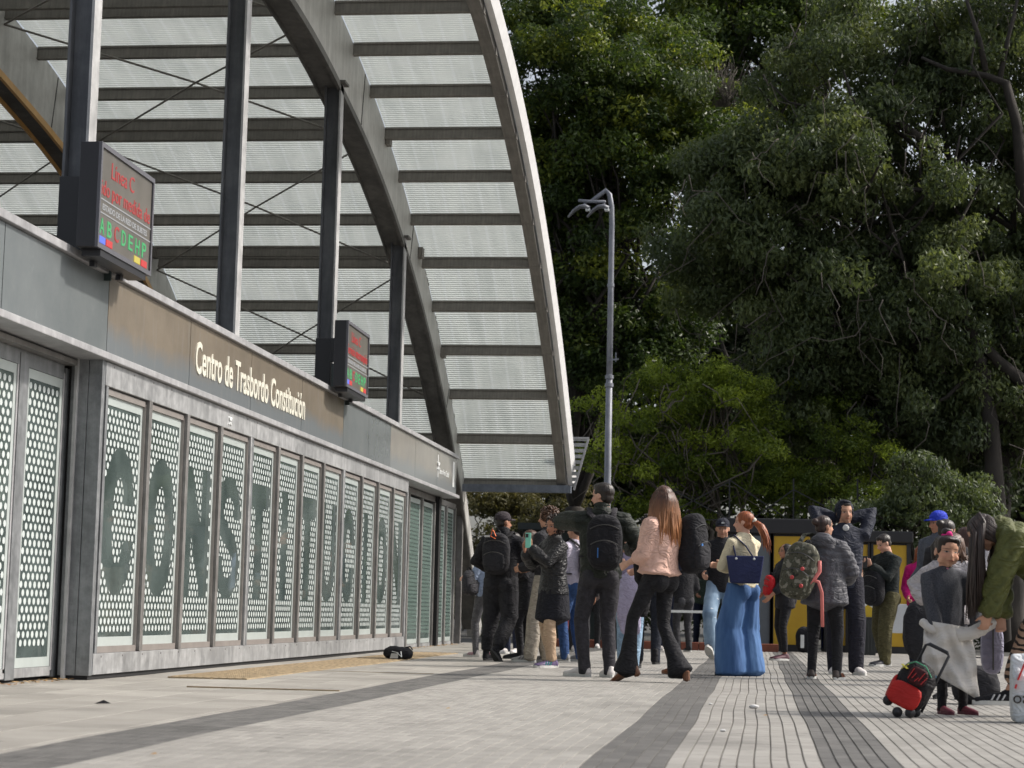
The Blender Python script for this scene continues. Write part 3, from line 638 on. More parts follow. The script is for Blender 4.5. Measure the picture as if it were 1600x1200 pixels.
def leaves(name, centers, radii, per, size, mat, parent, droop=0., tints=None, aspect=.5, flat=.8, up=.35, shell=.55):
    """one crown mesh of leaf-shaped quads scattered in clumps"""
    C = np.array(centers); n = len(C); R3 = np.array(radii); R3 = R3 if R3.ndim == 2 else np.repeat(R3[:, None], 3, 1)
    cnt = np.array(per) if np.ndim(per) else np.full(n, per); idx = np.repeat(np.arange(n), cnt); m = len(idx)
    d = rng.normal(size=(m, 3)); d /= np.linalg.norm(d, axis=1)[:, None]; rad = shell + (1 - shell) * rng.random(m) ** .6
    d2 = d * rad[:, None]; d2[:, 2] *= flat
    P = C[idx] + d2 * R3[idx]; nrm = d * .6 + rng.normal(size=(m, 3)) * .55 + [0, 0, up]; nrm /= np.linalg.norm(nrm, axis=1)[:, None]
    a = rng.normal(size=(m, 3)); a[:, 2] -= droop * 3; a -= nrm * (a * nrm).sum(1)[:, None]; a /= np.linalg.norm(a, axis=1)[:, None]; b_ = np.cross(nrm, a)
    s = size * (.6 + .8 * rng.random(m)); L2 = a * s[:, None]; W2 = b_ * (s * aspect)[:, None]; fold = nrm * (s * .12)[:, None]
    V = np.stack([P - L2 * .5, P + W2 * .5 - fold + L2 * .05, P + L2 * .5, P - W2 * .5 - fold + L2 * .05], 1).reshape(-1, 3)
    F = np.arange(m * 4).reshape(m, 4); me = npmesh(name, V, F)
    base = np.array(tints)[idx] if tints is not None else np.full(m, .4); set_tint(me, np.clip(base + rng.normal(0, .13, m), 0, 1)); return link(name, me, parent, mat)
def branch(mb, a, b_, r0, r1, wob=.12, n=7):
    a = np.array(a, float); b_ = np.array(b_, float); L = np.linalg.norm(b_ - a); pts = [a + (b_ - a) * t + (rng.normal(size=3) * wob * L * .25 * math.sin(math.pi * t)) for t in np.linspace(0, 1, n)]
    mb.prim(tube(pts, [r0 + (r1 - r0) * t for t in np.linspace(0, 1, n)], 7)); return pts
def tree(name, label, base, lobes, Y, mat, clump_r, nclump, per, size, trunk_r, droop=0, tintf=None, core=True, barkm=None, up=.35, flat=.8, aspect=.5, twigs=0, group=None, depth=None, fork=None, limbs=7):
    """lobes: (px, py, rx, ry) outlines of the crown masses in photo pixels at distance Y"""
    t = thing(name, label, 'tree', (base[0], base[1], 0), 0, group); sc = Y / FPX; cs = []; rs = []; ti = []; lob = []
    for li_, (px, py, rx, ry, *dd) in enumerate(lobes):
        dy = dd[0] if dd else 0.; c = on_depth(px, py, Y + dy); lob.append((c, rx * sc, ry * sc, (depth or min(rx, ry) * sc * .9)))
    area = np.array([a * b for _, a, b, _ in lob]); num = np.maximum(6, (nclump * area / area.sum()).astype(int))
    for (c, a, b, dp), k in zip(lob, num):
        nb = max(2, k // 7)
        for _ in range(nb):
            d = rng.normal(size=3); d[1] -= .35; d /= np.linalg.norm(d); q = .5 + .6 * rng.random()
            bc = c + d * [a * q, dp * q, b * q]; br = clump_r * (1.1 + 1.5 * rng.random()); bt_ = rng.normal(0, .12)
            for _ in range(7):
                e = rng.normal(size=3); e[2] = abs(e[2]) * .9 - .15; e /= np.linalg.norm(e)
                p = bc + e * [br * 1.15, br, br * .85] * (.5 + .6 * rng.random()); cs.append(p - [base[0], base[1], 0]); rr = clump_r * (.4 + .65 * rng.random()); rs.append((rr * 1.15, rr * 1.1, rr * .9))
                ti.append(float(np.clip((.30 + .3 * e[2] + bt_ + rng.normal(0, .1) if tintf is None else tintf(e, p) + bt_), 0, 1)))  # tint rises towards bough tops: top light painted into the leaf colour
    per_ = [max(8, int(per * (r_[0] / clump_r) ** 2)) for r_ in rs]
    leaves('crown', cs, rs, per_, size, mat, t, droop, ti, aspect, flat, up, .35)
    tb_ = MB(); f0 = np.array([0, 0, 0.]); mains = [l[0] - [base[0], base[1], 0] for l in lob]
    fk = np.array(fork if fork is not None else [0, 0, min(3.2, .3 * max(m_[2] for m_ in mains))]); branch(tb_, f0, fk, trunk_r, trunk_r * .75, .05)
    tb_.build('trunk', barkm or m_bark, t, True); lb = MB()
    for k, m_ in enumerate(mains):
        pts = branch(lb, fk, m_, trunk_r * .36, .03, .18, 9)
        for q in range(limbs):
            tgt = cs[int(rng.integers(len(cs)))]
            if np.linalg.norm(tgt - m_) < 6: branch(lb, pts[int(rng.integers(3, 7))], tgt, trunk_r * .16, .015, .4, 6)
    lb.build('limbs', barkm or m_bark, t, True, kind='stuff')
    if twigs:
        tw = MB()
        for _ in range(twigs):
            k = int(rng.integers(len(cs))); p = np.array(cs[k]) + rng.normal(size=3) * clump_r * .8 + [0, -clump_r, 0]; L = .6 + rng.random() * 1.6
            q = p + [rng.normal() * .5 * L, rng.normal() * .2, -L * (.4 + .6 * rng.random())]; branch(tw, p, q, .013, .005, .35, 7)
        tw.build('hanging_twigs', m_twig, t, True, kind='stuff')
    return t
# far backdrop masses
tree('tree', 'dark distant tree behind the street lamp filling the gap beside the canopy', (-8, 66), [(860, 520, 150, 230), (960, 660, 200, 180), (820, 760, 170, 90)], 66, m_lf4, 1.2, 330, 95, .29, .5)
tree('tree', 'dark distant tree filling the middle background under the big crowns', (1, 68), [(1100, 620, 200, 200), (1280, 660, 200, 220), (1060, 780, 190, 90)], 68, m_lf4, 1.3, 380, 105, .31, .5)
tree('tree', 'dark distant tree at the right behind the drooping crown', (9, 66), [(1480, 600, 200, 230), (1640, 560, 170, 300), (1400, 780, 240, 110), (1600, 790, 180, 100)], 66, m_lf4, 1.3, 380, 105, .31, .5)
tree('tree', 'tall tree at the top middle with yellow-green sunlit patches and bare twigs', (2, 60), [(1120, 60, 90, 90), (1210, 40, 110, 80), (1300, 60, 60, 60), (1050, 120, 80, 90), (1180, 160, 130, 90)], 60, m_lf1, .85, 260, 260, .17, .45, limbs=10)
# the big fig on the left
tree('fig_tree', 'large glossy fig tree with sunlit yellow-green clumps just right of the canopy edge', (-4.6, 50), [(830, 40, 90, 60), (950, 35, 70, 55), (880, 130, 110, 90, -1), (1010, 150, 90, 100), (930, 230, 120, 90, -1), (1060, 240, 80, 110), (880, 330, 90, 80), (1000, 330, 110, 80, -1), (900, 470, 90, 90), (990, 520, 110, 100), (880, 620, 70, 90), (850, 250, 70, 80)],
     50, m_lf1, .60, 1000, 240, .132, .34, tintf=lambda d, p: float(np.clip(.16 + .42 * max(0, d[2]) + rng.normal(0, .1) + (.30 if (rng.random() < .22 and d[2] > 0) else 0) - (.12 if p[2] < 9 else 0), 0, 1)), limbs=8)  # sunlit clump tops and darker low crown are painted in by tint
# big drooping tree on the right
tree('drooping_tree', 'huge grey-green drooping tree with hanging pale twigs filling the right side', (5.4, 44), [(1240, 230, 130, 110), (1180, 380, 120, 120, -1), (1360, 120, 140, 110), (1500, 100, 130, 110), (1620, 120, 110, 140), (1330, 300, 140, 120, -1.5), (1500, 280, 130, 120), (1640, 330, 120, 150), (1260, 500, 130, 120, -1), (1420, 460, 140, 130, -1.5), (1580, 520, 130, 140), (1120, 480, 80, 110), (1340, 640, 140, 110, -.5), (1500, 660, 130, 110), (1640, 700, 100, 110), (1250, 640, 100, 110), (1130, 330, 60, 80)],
     44, m_lf2, .50, 1500, 240, .132, .40, droop=.6, up=.15, flat=1.05, aspect=.46, twigs=260, tintf=lambda d, p: float(np.clip(.35 + .35 * d[2] + rng.normal(0, .17), 0, 1)), fork=[-.3, 0, 4.2], limbs=9)  # paler upper clumps: light from above put into the leaf tint
# visible heavy boughs of the drooping tree (in front of the foliage)
dt = [o for o in COL.objects if o.name.startswith('drooping_tree')][0]; bx = np.array([5.4, 44, 0])
for pts, r0, r1 in (([(1640, 640), (1590, 590), (1560, 565), (1520, 520), (1470, 440), (1440, 380)], .18, .04), ([(1600, 330), (1590, 200), (1572, 130), (1540, 118), (1480, 108), (1440, 90)], .14, .03), ([(1540, 110), (1530, 60), (1510, 0)], .07, .04), ([(1562, 125), (1575, 60), (1590, 0)], .06, .03), ([(1460, 230), (1400, 190), (1350, 192), (1310, 205), (1290, 240), (1275, 290)], .11, .02), ([(1350, 192), (1330, 150), (1318, 110)], .05, .02), ([(1562, 1000), (1556, 780), (1548, 660), (1530, 560), (1500, 470), (1460, 400)], .24, .05), ([(1495, 290), (1492, 250), (1500, 212)], .05, .02), ([(1455, 330), (1475, 290), (1495, 285)], .03, .04), ([(1540, 560), (1480, 620), (1440, 640)], .06, .02)):
    P = [on_depth(x, y, 42.2) - bx for x, y in pts]; MB().prim(tube(P, list(np.linspace(r0, r1, len(P))), 8)).build('bough', m_bark, dt, True)
tree('hanging_bush', 'dark drooping greenery hanging over the second kiosk roof', (3.3, 36.5), [(1400, 800, 45, 45), (1440, 770, 50, 60), (1360, 800, 30, 25), (1480, 790, 50, 50)], 36.5, m_lf2, .3, 130, 160, .09, .06, droop=.8)
# bright young trees low in the middle
tree('young_tree', 'low bright green feathery tree beside the lamp post with bare brown twigs', (-.9, 42), [(1000, 640, 70, 60), (960, 700, 50, 60), (1060, 700, 80, 70), (1130, 640, 70, 70), (1180, 720, 80, 80), (1030, 770, 90, 50), (1110, 780, 100, 50), (1100, 610, 50, 40)], 42, m_lf3, .30, 420, 120, .085, .12, up=.4, twigs=60, barkm=m_twig, flat=.85, tintf=lambda d, p: float(np.clip(.35 + .3 * d[2] + rng.normal(0, .2), 0, 1)))  # tint paints the clump tops as if lit from above
tree('young_tree', 'low bright green feathery tree above the hooded man', (3.0, 42), [(1290, 740, 90, 60), (1350, 770, 60, 50), (1210, 770, 70, 50), (1320, 620, 40, 70, 1), (1300, 560, 40, 30, 1)], 42, m_lf3, .30, 200, 120, .08, .1, up=.4, flat=.85, tintf=lambda d, p: float(np.clip(.2 + .3 * d[2] + rng.normal(0, .18), 0, 1)))  # clump tops tinted paler, painted top light
tree('bush', 'ochre and green bush seen under the canopy eave beside the glass wall', (-8, 56), [(765, 830, 40, 60), (800, 800, 40, 30), (850, 790, 50, 30), (740, 900, 40, 60)], 56, m_lf5, .4, 120, 120, .12, .1)
tree('bush', 'pale ochre drooping bush behind the curly-haired people', (-5, 52), [(880, 800, 45, 40), (920, 830, 40, 40)], 52, m_lf5, .35, 80, 120, .11, .08)
tree('hedge', 'dark clipped hedge line along the back of the square', (2, 48), [(760, 930, 120, 50), (960, 930, 120, 55), (1160, 930, 120, 60), (1360, 930, 120, 60), (1560, 930, 120, 60), (1700, 920, 100, 60)], 48, m_lf4, .5, 460, 120, .12, .06, limbs=1)
bt = thing('bare_twigs', 'bundle of bare grey-brown twigs caught in the crown of the tall middle tree', 'branch', tuple(on_depth(1130, 130, 48.5)))
tw = MB()
for _ in range(60): branch(tw, (rng.normal() * .1, 0, -.6), (rng.normal() * .45, rng.normal() * .2, .1 + rng.random() * .5), .014, .005, .3, 5)
tw.build('twigs', m_twig, bt, True)
# ------------------------------------------------------------------ people
def nrm(v): v = np.array(v, float); return v / (np.linalg.norm(v) + 1e-9)
def wrinkle(P, seed, k=16., n=5):
    r_ = np.random.default_rng(seed); out = np.zeros(len(P)); Q = P + .05 * np.sin(P[:, [1, 2, 0]] * 9 + seed)
    for i in range(n):
        d = r_.normal(size=3) * [1, 1, 1.2]; d /= np.linalg.norm(d); f = k * (.7 + .5 * i); out += (1 - np.abs(np.sin(Q @ d * f + r_.random() * 6))) ** 2.2 / (1 + .35 * i)
    return (out / n - .16) * 1.9
def grow(prims, name, mat, parent, voxel=.012, smooth=3, disp=None, attr=None, dec=.32, **k):
    """overlapping closed pieces -> one continuous skin"""
    mb = MB()
    for p in prims: mb.prim(p)
    me = npmesh('tmp', mb.v, mb.f); o = bpy.data.objects.new('tmp', me); COL.objects.link(o)
    m = o.modifiers.new('r', 'REMESH'); m.mode = 'VOXEL'; m.voxel_size = voxel; m.use_smooth_shade = True
    if smooth: s = o.modifiers.new('s', 'SMOOTH'); s.iterations = smooth; s.factor = .6
    dm = o.modifiers.new('d', 'DECIMATE'); dm.ratio = dec
    dg = bpy.context.evaluated_depsgraph_get(); r = bpy.data.meshes.new_from_object(o.evaluated_get(dg)); bpy.data.objects.remove(o); bpy.data.meshes.remove(me)
    n = len(r.vertices); co = np.empty(n * 3, dtype=np.float32); r.vertices.foreach_get('co', co); co = co.reshape(-1, 3).astype(float)
    if disp is not None:
        no = np.empty(n * 3, dtype=np.float32); r.vertex_normals.foreach_get('vector', no); co = co + no.reshape(-1, 3) * disp(co)[:, None]
        r.vertices.foreach_set('co', co.astype(np.float32).ravel())
    if attr is not None:
        a = r.attributes.new('hp', 'FLOAT_VECTOR', 'POINT'); a.data.foreach_set('vector', attr(co).astype(np.float32).ravel())
    r.polygons.foreach_set('use_smooth', np.ones(len(r.polygons), dtype=bool)); r.materials.clear(); r.update(); r.name = name
    return link(name, r, parent, mat, **k)
_sk = {}
def skin(c=(196, 150, 125), beard=0., glasses=False):
    k = (c, beard)
    if k in _sk: return _sk[k]
    g = N('skin'); L = lin(c); hp = g.n('Attribute', attribute_name='hp').outputs['Vector']; sx = g.n('SeparateXYZ'); g.l(hp, sx.inputs[0]); X, Y, Z = sx.outputs
    ax = g.math('ABSOLUTE', X); front = g.math('GREATER_THAN', Y, .17)
    def ellm(cx, cz, rx, rz, soft=.35):
        u = g.math('DIVIDE', g.math('SUBTRACT', ax, cx), rx); v = g.math('DIVIDE', g.math('SUBTRACT', Z, cz), rz)
        d = g.math('SQRT', g.math('ADD', g.math('MULTIPLY', u, u), g.math('MULTIPLY', v, v)))
        x = g.n('MapRange'); g.l(d, x.inputs[0]); x.inputs[1].default_value = 1 + soft; x.inputs[2].default_value = 1 - soft; return g.math('MULTIPLY', x.outputs[0], front)
    ns = g.noise(9, 4); base = g.ramp(ns, [(.3, tuple(v * .86 for v in L)), (.7, tuple(min(1, v * 1.1) for v in L))])
    base = g.mix(g.math('MULTIPLY', ellm(.19, .36, .12, .09, .6), .35), base, (L[0] * 1.05, L[1] * .72, L[2] * .68))
    if beard: base = g.mix(g.math('MULTIPLY', ellm(0, .13, .32, .20, .4), beard), base, tuple(v * .35 for v in L))
    base = g.mix(g.math('MULTIPLY', ellm(0, .205, .105, .036), .55), base, (L[0] * .72, L[1] * .40, L[2] * .38))
    base = g.mix(g.math('MULTIPLY', ellm(0, .205, .10, .008, .6), .7), base, (.05, .015, .012))
    base = g.mix(g.math('MULTIPLY', ellm(.14, .475, .10, .06, .6), .28), base, tuple(v * .4 for v in L))  # sockets are not modelled; their shade is painted into the skin
    base = g.mix(g.math('MULTIPLY', ellm(.14, .565, .095, .020, .6), .6), base, (.02, .013, .01))
    base = g.mix(ellm(.14, .475, .058, .020, .3), base, (.34, .31, .29)); base = g.mix(ellm(.14, .475, .028, .026, .3), base, (.015, .008, .006))
    base = g.mix(g.math('MULTIPLY', ellm(.14, .497, .07, .008, .6), .9), base, (.015, .01, .008))
    g.set(.55, 0, base, .35); g.b.inputs['Subsurface Weight'].default_value = .0; _sk[k] = g.m; return g.m
def hairmat(c0, c1, c2=None, z0=0, z1=1):
    k = ('hair', c0, c1, c2)
    if k in _mc: return _mc[k]
    g = N('hair'); a = g.noise(60, 4, stretch=(1, 1, .05)); col = g.ramp(a, [(.3, lin(c0)), (.7, lin(c1))])
    if c2:
        sx = g.n('SeparateXYZ'); g.l(g.n('TexCoord').outputs['Object'], sx.inputs[0]); mr = g.n('MapRange'); g.l(sx.outputs[2], mr.inputs[0]); mr.inputs[1].default_value = z1; mr.inputs[2].default_value = z0
        col = g.mix(mr.outputs[0], col, g.ramp(a, [(.3, lin(c2)), (.7, tuple(v * 1.5 for v in lin(c2)))]))
    g.bump(a, .6, .01); _mc[k] = g.set(.42, 0, col, .5); return g.m
def ik(a, b, l1, l2, pole):
    a, b, pole = map(lambda v: np.array(v, float), (a, b, pole)); d = b - a; L = np.linalg.norm(d); mx_ = (l1 + l2) * .998
    if L > mx_: b = a + d / L * mx_; d = b - a; L = mx_
    t = nrm(d); q = pole - t * pole.dot(t); q = nrm(q) if np.linalg.norm(q) > 1e-5 else np.array([1., 0, 0])
    x = (l1 * l1 - l2 * l2 + L * L) / (2 * L); h = math.sqrt(max(0, l1 * l1 - x * x)); return a + t * x + q * h, b
class Sk: pass
def skeleton(H, fem=False, lean=0, roll=0, hipz=None, feet=None, hands=None, poles=(None, None), head=(0, 0), child=0., headroll=0, kpole=(None, None), ox=0, oy=0, headfwd=0., headoff=(0, 0, 0)):
    k = Sk(); k.H = H; k.fem = fem; k.ch = child; k.hh = H * (.132 if not child else .132 + .04 * child); lr, rr = R_(lean), R_(roll)
    T = nrm([math.sin(rr), math.sin(lr) * math.cos(rr), math.cos(lr) * math.cos(rr)]); S_ = nrm(np.cross([0, math.cos(lr), -math.sin(lr)], T)); S_ = S_ if S_[0] > 0 else -S_; Fv = np.cross(T, S_)
    k.T, k.S, k.F = T, S_, Fv; hz = (hipz if hipz else .526) * H; k.pel = np.array([ox, oy, hz]); k.waist = k.pel + T * .085 * H; k.chest = k.pel + T * .205 * H
    k.sh = k.pel + T * .292 * H; k.nb = k.pel + T * .318 * H - Fv * .008 * H; hw = (.052 if fem else .05) * H; sw = (.098 if fem else .112) * H * (1 if not child else .95)
    feet = feet or [(-.055, .02, 0, 6, 0), (.055, -.02, 0, -6, 0)]; k.legs = []
    for i, s in enumerate((-1, 1)):
        x, y, z, yw, pt = feet[i]; a = np.array([x * H, y * H, (.045 + z) * H]); hip = k.pel + S_ * s * hw; fd = np.array([-math.sin(R_(yw)), math.cos(R_(yw)), 0])
        pole = kpole[i] if kpole[i] is not None else fd + [s * .05, 0, 0]; kn, an = ik(hip, a, .245 * H, .245 * H, pole); k.legs.append((hip, kn, an, fd, pt))
    k.arms = []
    for i, s in enumerate((-1, 1)):
        shd = k.sh + S_ * s * sw - T * .017 * H; hd = None if hands is None else hands[i]
        tgt = shd + [s * .03 * H, .03 * H, -.315 * H] if hd is None else np.array(hd[:3]) * H
        pole = poles[i] if poles[i] is not None else (s * .35, -.8, -.35); el, wr = ik(shd, tgt, .17 * H, .15 * H, pole); k.arms.append((shd, el, wr, hd))
    yw, pt = R_(head[0]), R_(head[1]); fy = nrm([-math.sin(yw) * math.cos(pt), math.cos(yw) * math.cos(pt), math.sin(pt)])
    up = nrm(np.array([0, 0, 1.]) * (1 if abs(lean) < 50 else .2) + T * (0 if abs(lean) < 50 else .8)); hx = nrm(np.cross(fy, up)); hz_ = np.cross(hx, fy)
    if headroll: c, s = math.cos(R_(headroll)), math.sin(R_(headroll)); hx, hz_ = hx * c + hz_ * s, hz_ * c - hx * s
    k.M = np.array([hx * (1.10 if child else 1), fy, hz_]).T; k.O = k.nb + T * .014 * H + Fv * (.012 * H + headfwd * H) + np.array(headoff) ; return k
def H2W(k, p): return k.O + k.M @ (np.array(p, float) * k.hh)
def hE(k, c, r, n=14, m=10): return ell(H2W(k, c), tuple(np.array(r) * k.hh), n, m, k.M)
def hand_prims(wr, d, n, s, H, curl=.5, spread=.0):
    """palm, four unequal bent fingers and a thumb; d finger direction, n palm normal, s side sign of thumb"""
    d = nrm(d); n = nrm(np.array(n) - d * np.dot(n, d)); w = np.cross(d, n) * s; u = H / 1.75; pr = [tube([wr - d * .02 * u, wr + d * .03 * u, wr + d * .06 * u, wr + d * .088 * u], [(.025 * u, .02 * u), (.036 * u, .017 * u), (.040 * u, .016 * u), (.037 * u, .012 * u)], 10, side=w)]
    for i, (off, L) in enumerate(((.029, .072), (.0095, .08), (-.0105, .074), (-.029, .058))):
        p = wr + d * .082 * u + w * off * u; dd = nrm(d + w * off * 3 * spread); pts = [p - dd * .03 * u, p]; a = curl * .5
        for q in range(3):
            v = nrm(dd * math.cos(a) + n * math.sin(a)); p = p + v * L * (.45, .32, .25)[q] * u; pts.append(p); a += curl * .9
        pr.append(tube(pts, [.0095 * u, .0098 * u, .0092 * u, .0085 * u, .0072 * u], 8))
    b = wr + d * .025 * u + w * .028 * u; t1 = nrm(w * .75 + d * .7 + n * .35); p1 = b + t1 * .04 * u; p2 = p1 + nrm(d * .85 + w * .2 + n * (.3 + curl * .4)) * .035 * u
    pr.append(tube([b - t1 * .02 * u, b, p1, p2], [.013 * u, .0135 * u, .011 * u, .0085 * u], 8)); return pr
def head_prims(k):
    cf = .72 if k.ch else 1.
    pr = [hE(k, (0, -.05, .63), (.335, .42, .37), 18, 12), hE(k, (0, .10, .37), (.27, .27, .34)), hE(k, (0, .24 * (.9 if k.ch else 1), .085), (.12 * cf, .10 * cf, .085)), hE(k, (0, .315 if not k.ch else .27, .565), (.22, .07, .05)), hE(k, (0, .335, .205), (.095, .05, .04)),
          hE(k, (.16, .20, .30), (.13 if k.ch else .1, .12, .13 if k.ch else .1)), hE(k, (-.16, .20, .30), (.13 if k.ch else .1, .12, .13 if k.ch else .1)), hE(k, (.15, .05, .2), (.13, .2, .12)), hE(k, (-.15, .05, .2), (.13, .2, .12)),
          tube([H2W(k, p) for p in ((0, .345, .52), (0, .40 - .03 * (k.ch > 0), .42), (0, .455 - .045 * (k.ch > 0), .325), (0, .40 - .03 * (k.ch > 0), .285))], [.035 * cf * k.hh, .042 * cf * k.hh, .058 * cf * k.hh, .03 * cf * k.hh], 8),
          hE(k, (.345, -.03, .43), (.035, .085, .13), 8, 6), hE(k, (-.345, -.03, .43), (.035, .085, .13), 8, 6)]
    nr = ((.215 if k.fem else .26) if k.hh < .15 * k.H else .19) * k.hh
    pr.append(tube([H2W(k, (0, -.06, .42)), H2W(k, (0, -.07, .15)), k.nb + k.F * .0, k.sh - k.T * .02 * k.H], [nr * 1.0, nr, nr * 1.1, nr * 1.5], 14)); return pr
def body_mesh(k, t, sk, voxel=.010, handcfg=((None,), (None,)), bare_leg=None, build=1., dec=None):
    H = k.H; pr = head_prims(k)
    pr.append(tube([k.pel - k.T * .03 * H, k.waist, k.chest, k.sh], [(.075 * H, .05 * H), (.062 * H, .045 * H), (.072 * H, .05 * H), (.085 * H, .035 * H)], 12, side=k.S))
    for i, (hip, kn, an, fd, pt) in enumerate(k.legs):
        r = [.034, .030, .022, .018, .020, .014] if bare_leg is None else [.045, .042, .031, .027, .036, .021]
        pr.append(tube([hip, hip * .5 + kn * .5, kn, kn * .8 + an * .2, kn * .62 + an * .38, an], [q * H for q in r], 12)); 
    for i, (shd, el, wr, hd) in enumerate(k.arms):
        pr.append(tube([k.sh, shd, shd * .5 + el * .5, el, el * .65 + wr * .35, wr], [.03 * H, .028 * H, .026 * H, .021 * H, .0235 * H, .0145 * H], 10)); s = (-1, 1)[i]
        c = handcfg[i]; d = nrm(wr - el) if c[0] is None else np.array(c[0], float); n = np.array(c[1], float) if len(c) > 1 and c[1] is not None else np.cross(d, np.cross((-s, .3, 0), d)); cu = c[2] if len(c) > 2 else .45
        nn = nrm(np.array(n) - nrm(d) * np.dot(n, nrm(d))); sgn = 1.; w = np.cross(nrm(d), nn); pref = np.array([0, 1., .6]) if hd is None else np.array([0, .2, 1.]); sgn = 1. if w.dot(pref) >= 0 else -1.
        if len(c) > 3: sgn = c[3]
        pr += hand_prims(wr, d, n, sgn, H * (1.0 if H > 1.3 else 1.1), cu)
    Mi = np.linalg.inv(k.M)
    def at(co): return (co - k.O) @ Mi.T / k.hh
    return grow(pr, 'body', sk, t, voxel, 1, None, at, dec=dec or (.34 if voxel <= .011 else .22))
LEGP = dict(tiger=[.068, .070, .066, .060, .052, .042], slim=[.052, .046, .036, .034, .030, .027], jeans=[.056, .050, .040, .038, .035, .032], loose=[.060, .056, .050, .048, .046, .042], wide=[.064, .073, .080, .086, .091, .096], flare=[.050, .042, .034, .034, .046, .070], cargo=[.062, .060, .053, .052, .050, .040])
def trousers(k, t, mat, style='jeans', voxel=.014, hem=None, waistz=.05, seed=1, amp=.012, wrk=16, build=1., name='trousers', label=None):
    H = k.H; w = (.100 if k.fem else .094) * build; pr = [tube([k.pel - k.T * .045 * H, k.pel, k.pel + k.T * waistz * .6 * H, k.pel + k.T * waistz * H], [(w * .85 * H, .062 * H * build), (w * H, .072 * H * build), (w * .93 * H, .066 * H * build), (w * .86 * H, .058 * H * build)], 16, side=k.S)]
    for s in (-1, 1): pr.append(ell(k.pel + k.S * s * .045 * H - k.F * .035 * H - k.T * .02 * H, (.052 * H * build, .05 * H * build, .06 * H), 12, 8))
    rr = LEGP[style]
    for (hip, kn, an, fd, pt) in k.legs:
        h = an + (kn - an) * (hem if hem is not None else 0) - (np.array([0, 0, .028 * H]) if (hem is None) else 0)
        if style in ('flare', 'wide') and hem is None: h = an - np.array([0, 0, .032 * H]) + nrm(fd) * .012 * H
        L1, L2 = kn - hip, h - kn; pts = [hip + [0, 0, .02 * H], hip + L1 * .5, kn, kn + L2 * .3, kn + L2 * .68, h]; pr.append(tube(pts, [rr[j] * H * (build if j < 3 else 1) for j in range(6)], 14))
    def dsp(co):
        f = wrinkle(co * ([1.3, 1.3, .16] if style in ('wide', 'flare') else [1, 1, .75]), seed, wrk * (1.6 if style in ('wide', 'flare') else 1)); 
        zk = [L[1][2] for L in k.legs]; za = [L[2][2] for L in k.legs]; loc = .45 + .8 * np.exp(-((co[:, 2] - za[0] - .05 * H) / (.06 * H)) ** 2) + .7 * np.exp(-((co[:, 2] - zk[0]) / (.06 * H)) ** 2) + .6 * np.exp(-((co[:, 2] - k.pel[2] + .05 * H) / (.06 * H)) ** 2)
        return f * amp * loc
    return grow(pr, name, mat, t, voxel, 2, dsp, label=label)
def top(k, t, mat, hem=-.03, thick=.012, style='jacket', sleeve=1., voxel=.014, seed=2, amp=.012, name='jacket', build=1., collar=.0, hood=0, puff=0, wide=0., label=None, wrk=14):
    H = k.H; th = thick; f = k.fem; hw = (.100 if f else .094) * build; ww = (.078 if f else .088) * build; cw = (.088 if f else .100) * build
    if style != 'fitted': ww = max(ww, cw * .95)
    e = lambda a, b: (a * H + th, b * H + th); hp = k.pel + k.T * hem * H; Z = [hp, k.pel + k.T * .04 * H, k.waist + k.T * .02 * H, k.chest, k.sh - k.T * .03 * H, k.sh + k.T * .008 * H, k.nb + k.T * .012 * H]
    if hem > .03: Z[1] = hp + k.T * .01 * H
    pr = [tube(Z, [e(hw + wide, .068 * build + wide), e(hw * .97, .068 * build), e(ww, .062 * build), e(cw, .068), e(cw * 1.0, .056), e(.062, .038), (.036 * H + th * .7, .034 * H + th * .7)], 18, side=k.S)]
    if f: pr += [ell(k.chest + k.S * s * .04 * H + k.F * .05 * H - k.T * .01 * H, (.042 * H + th * .4, .036 * H + th * .3, .042 * H), 10, 8) for s in (-1, 1)]
    for i, (shd, el, wr, hd) in enumerate(k.arms):
        c = el + (wr - el) * min(1, max(0, sleeve * 2 - 1)) if sleeve > .5 else shd + (el - shd) * sleeve * 2
        ra = .036 if not f else .032; cuff = c - nrm(wr - el) * -.0
        pts = [k.sh + k.S * (-1, 1)[i] * .05 * H - k.T * .012 * H, shd - k.T * .008 * H, shd + (el - shd) * .5, el, el + (c - el) * .5, c] if sleeve > .5 else [k.sh + k.S * (-1, 1)[i] * .05 * H - k.T * .01 * H, shd - k.T * .008 * H, shd + (c - shd) * .6, c]
        rd = [.036 * H + th * .6, ra * H + th, (ra - .002) * H + th, (ra - .005) * H + th, (ra - .007) * H + th, (ra - .012) * H + th] if sleeve > .5 else [.036 * H + th * .6, ra * H + th, ra * H + th, ra * H + th]
        pr.append(tube(pts, rd, 12))
    if collar: pr.append(tube([k.nb - k.T * .01 * H, k.nb + k.T * collar * H + k.F * .005 * H], [(.046 * H, .046 * H), (.044 * H, .046 * H)], 14, side=k.S))
    if hood: pr.append(ell(k.nb - k.F * .045 * H - k.T * .012 * H, (.075 * H, .045 * H, .035 * H * hood), 14, 10, np.array([k.S, k.F, k.T]).T))
    Tm = k.T
    def dsp(co):
        d = wrinkle(co, seed, wrk) * amp
        if puff: s = (co - k.pel) @ Tm; d = d * .6 + puff * (np.abs(np.sin(s * math.pi / (.042 * H) + .6 * np.sin(co[:, 0] * 14 + seed))) ** .5 - .75)
        return d
    return grow(pr, name, mat, t, voxel, 2, dsp, label=label, dec=.8 if puff else .36)
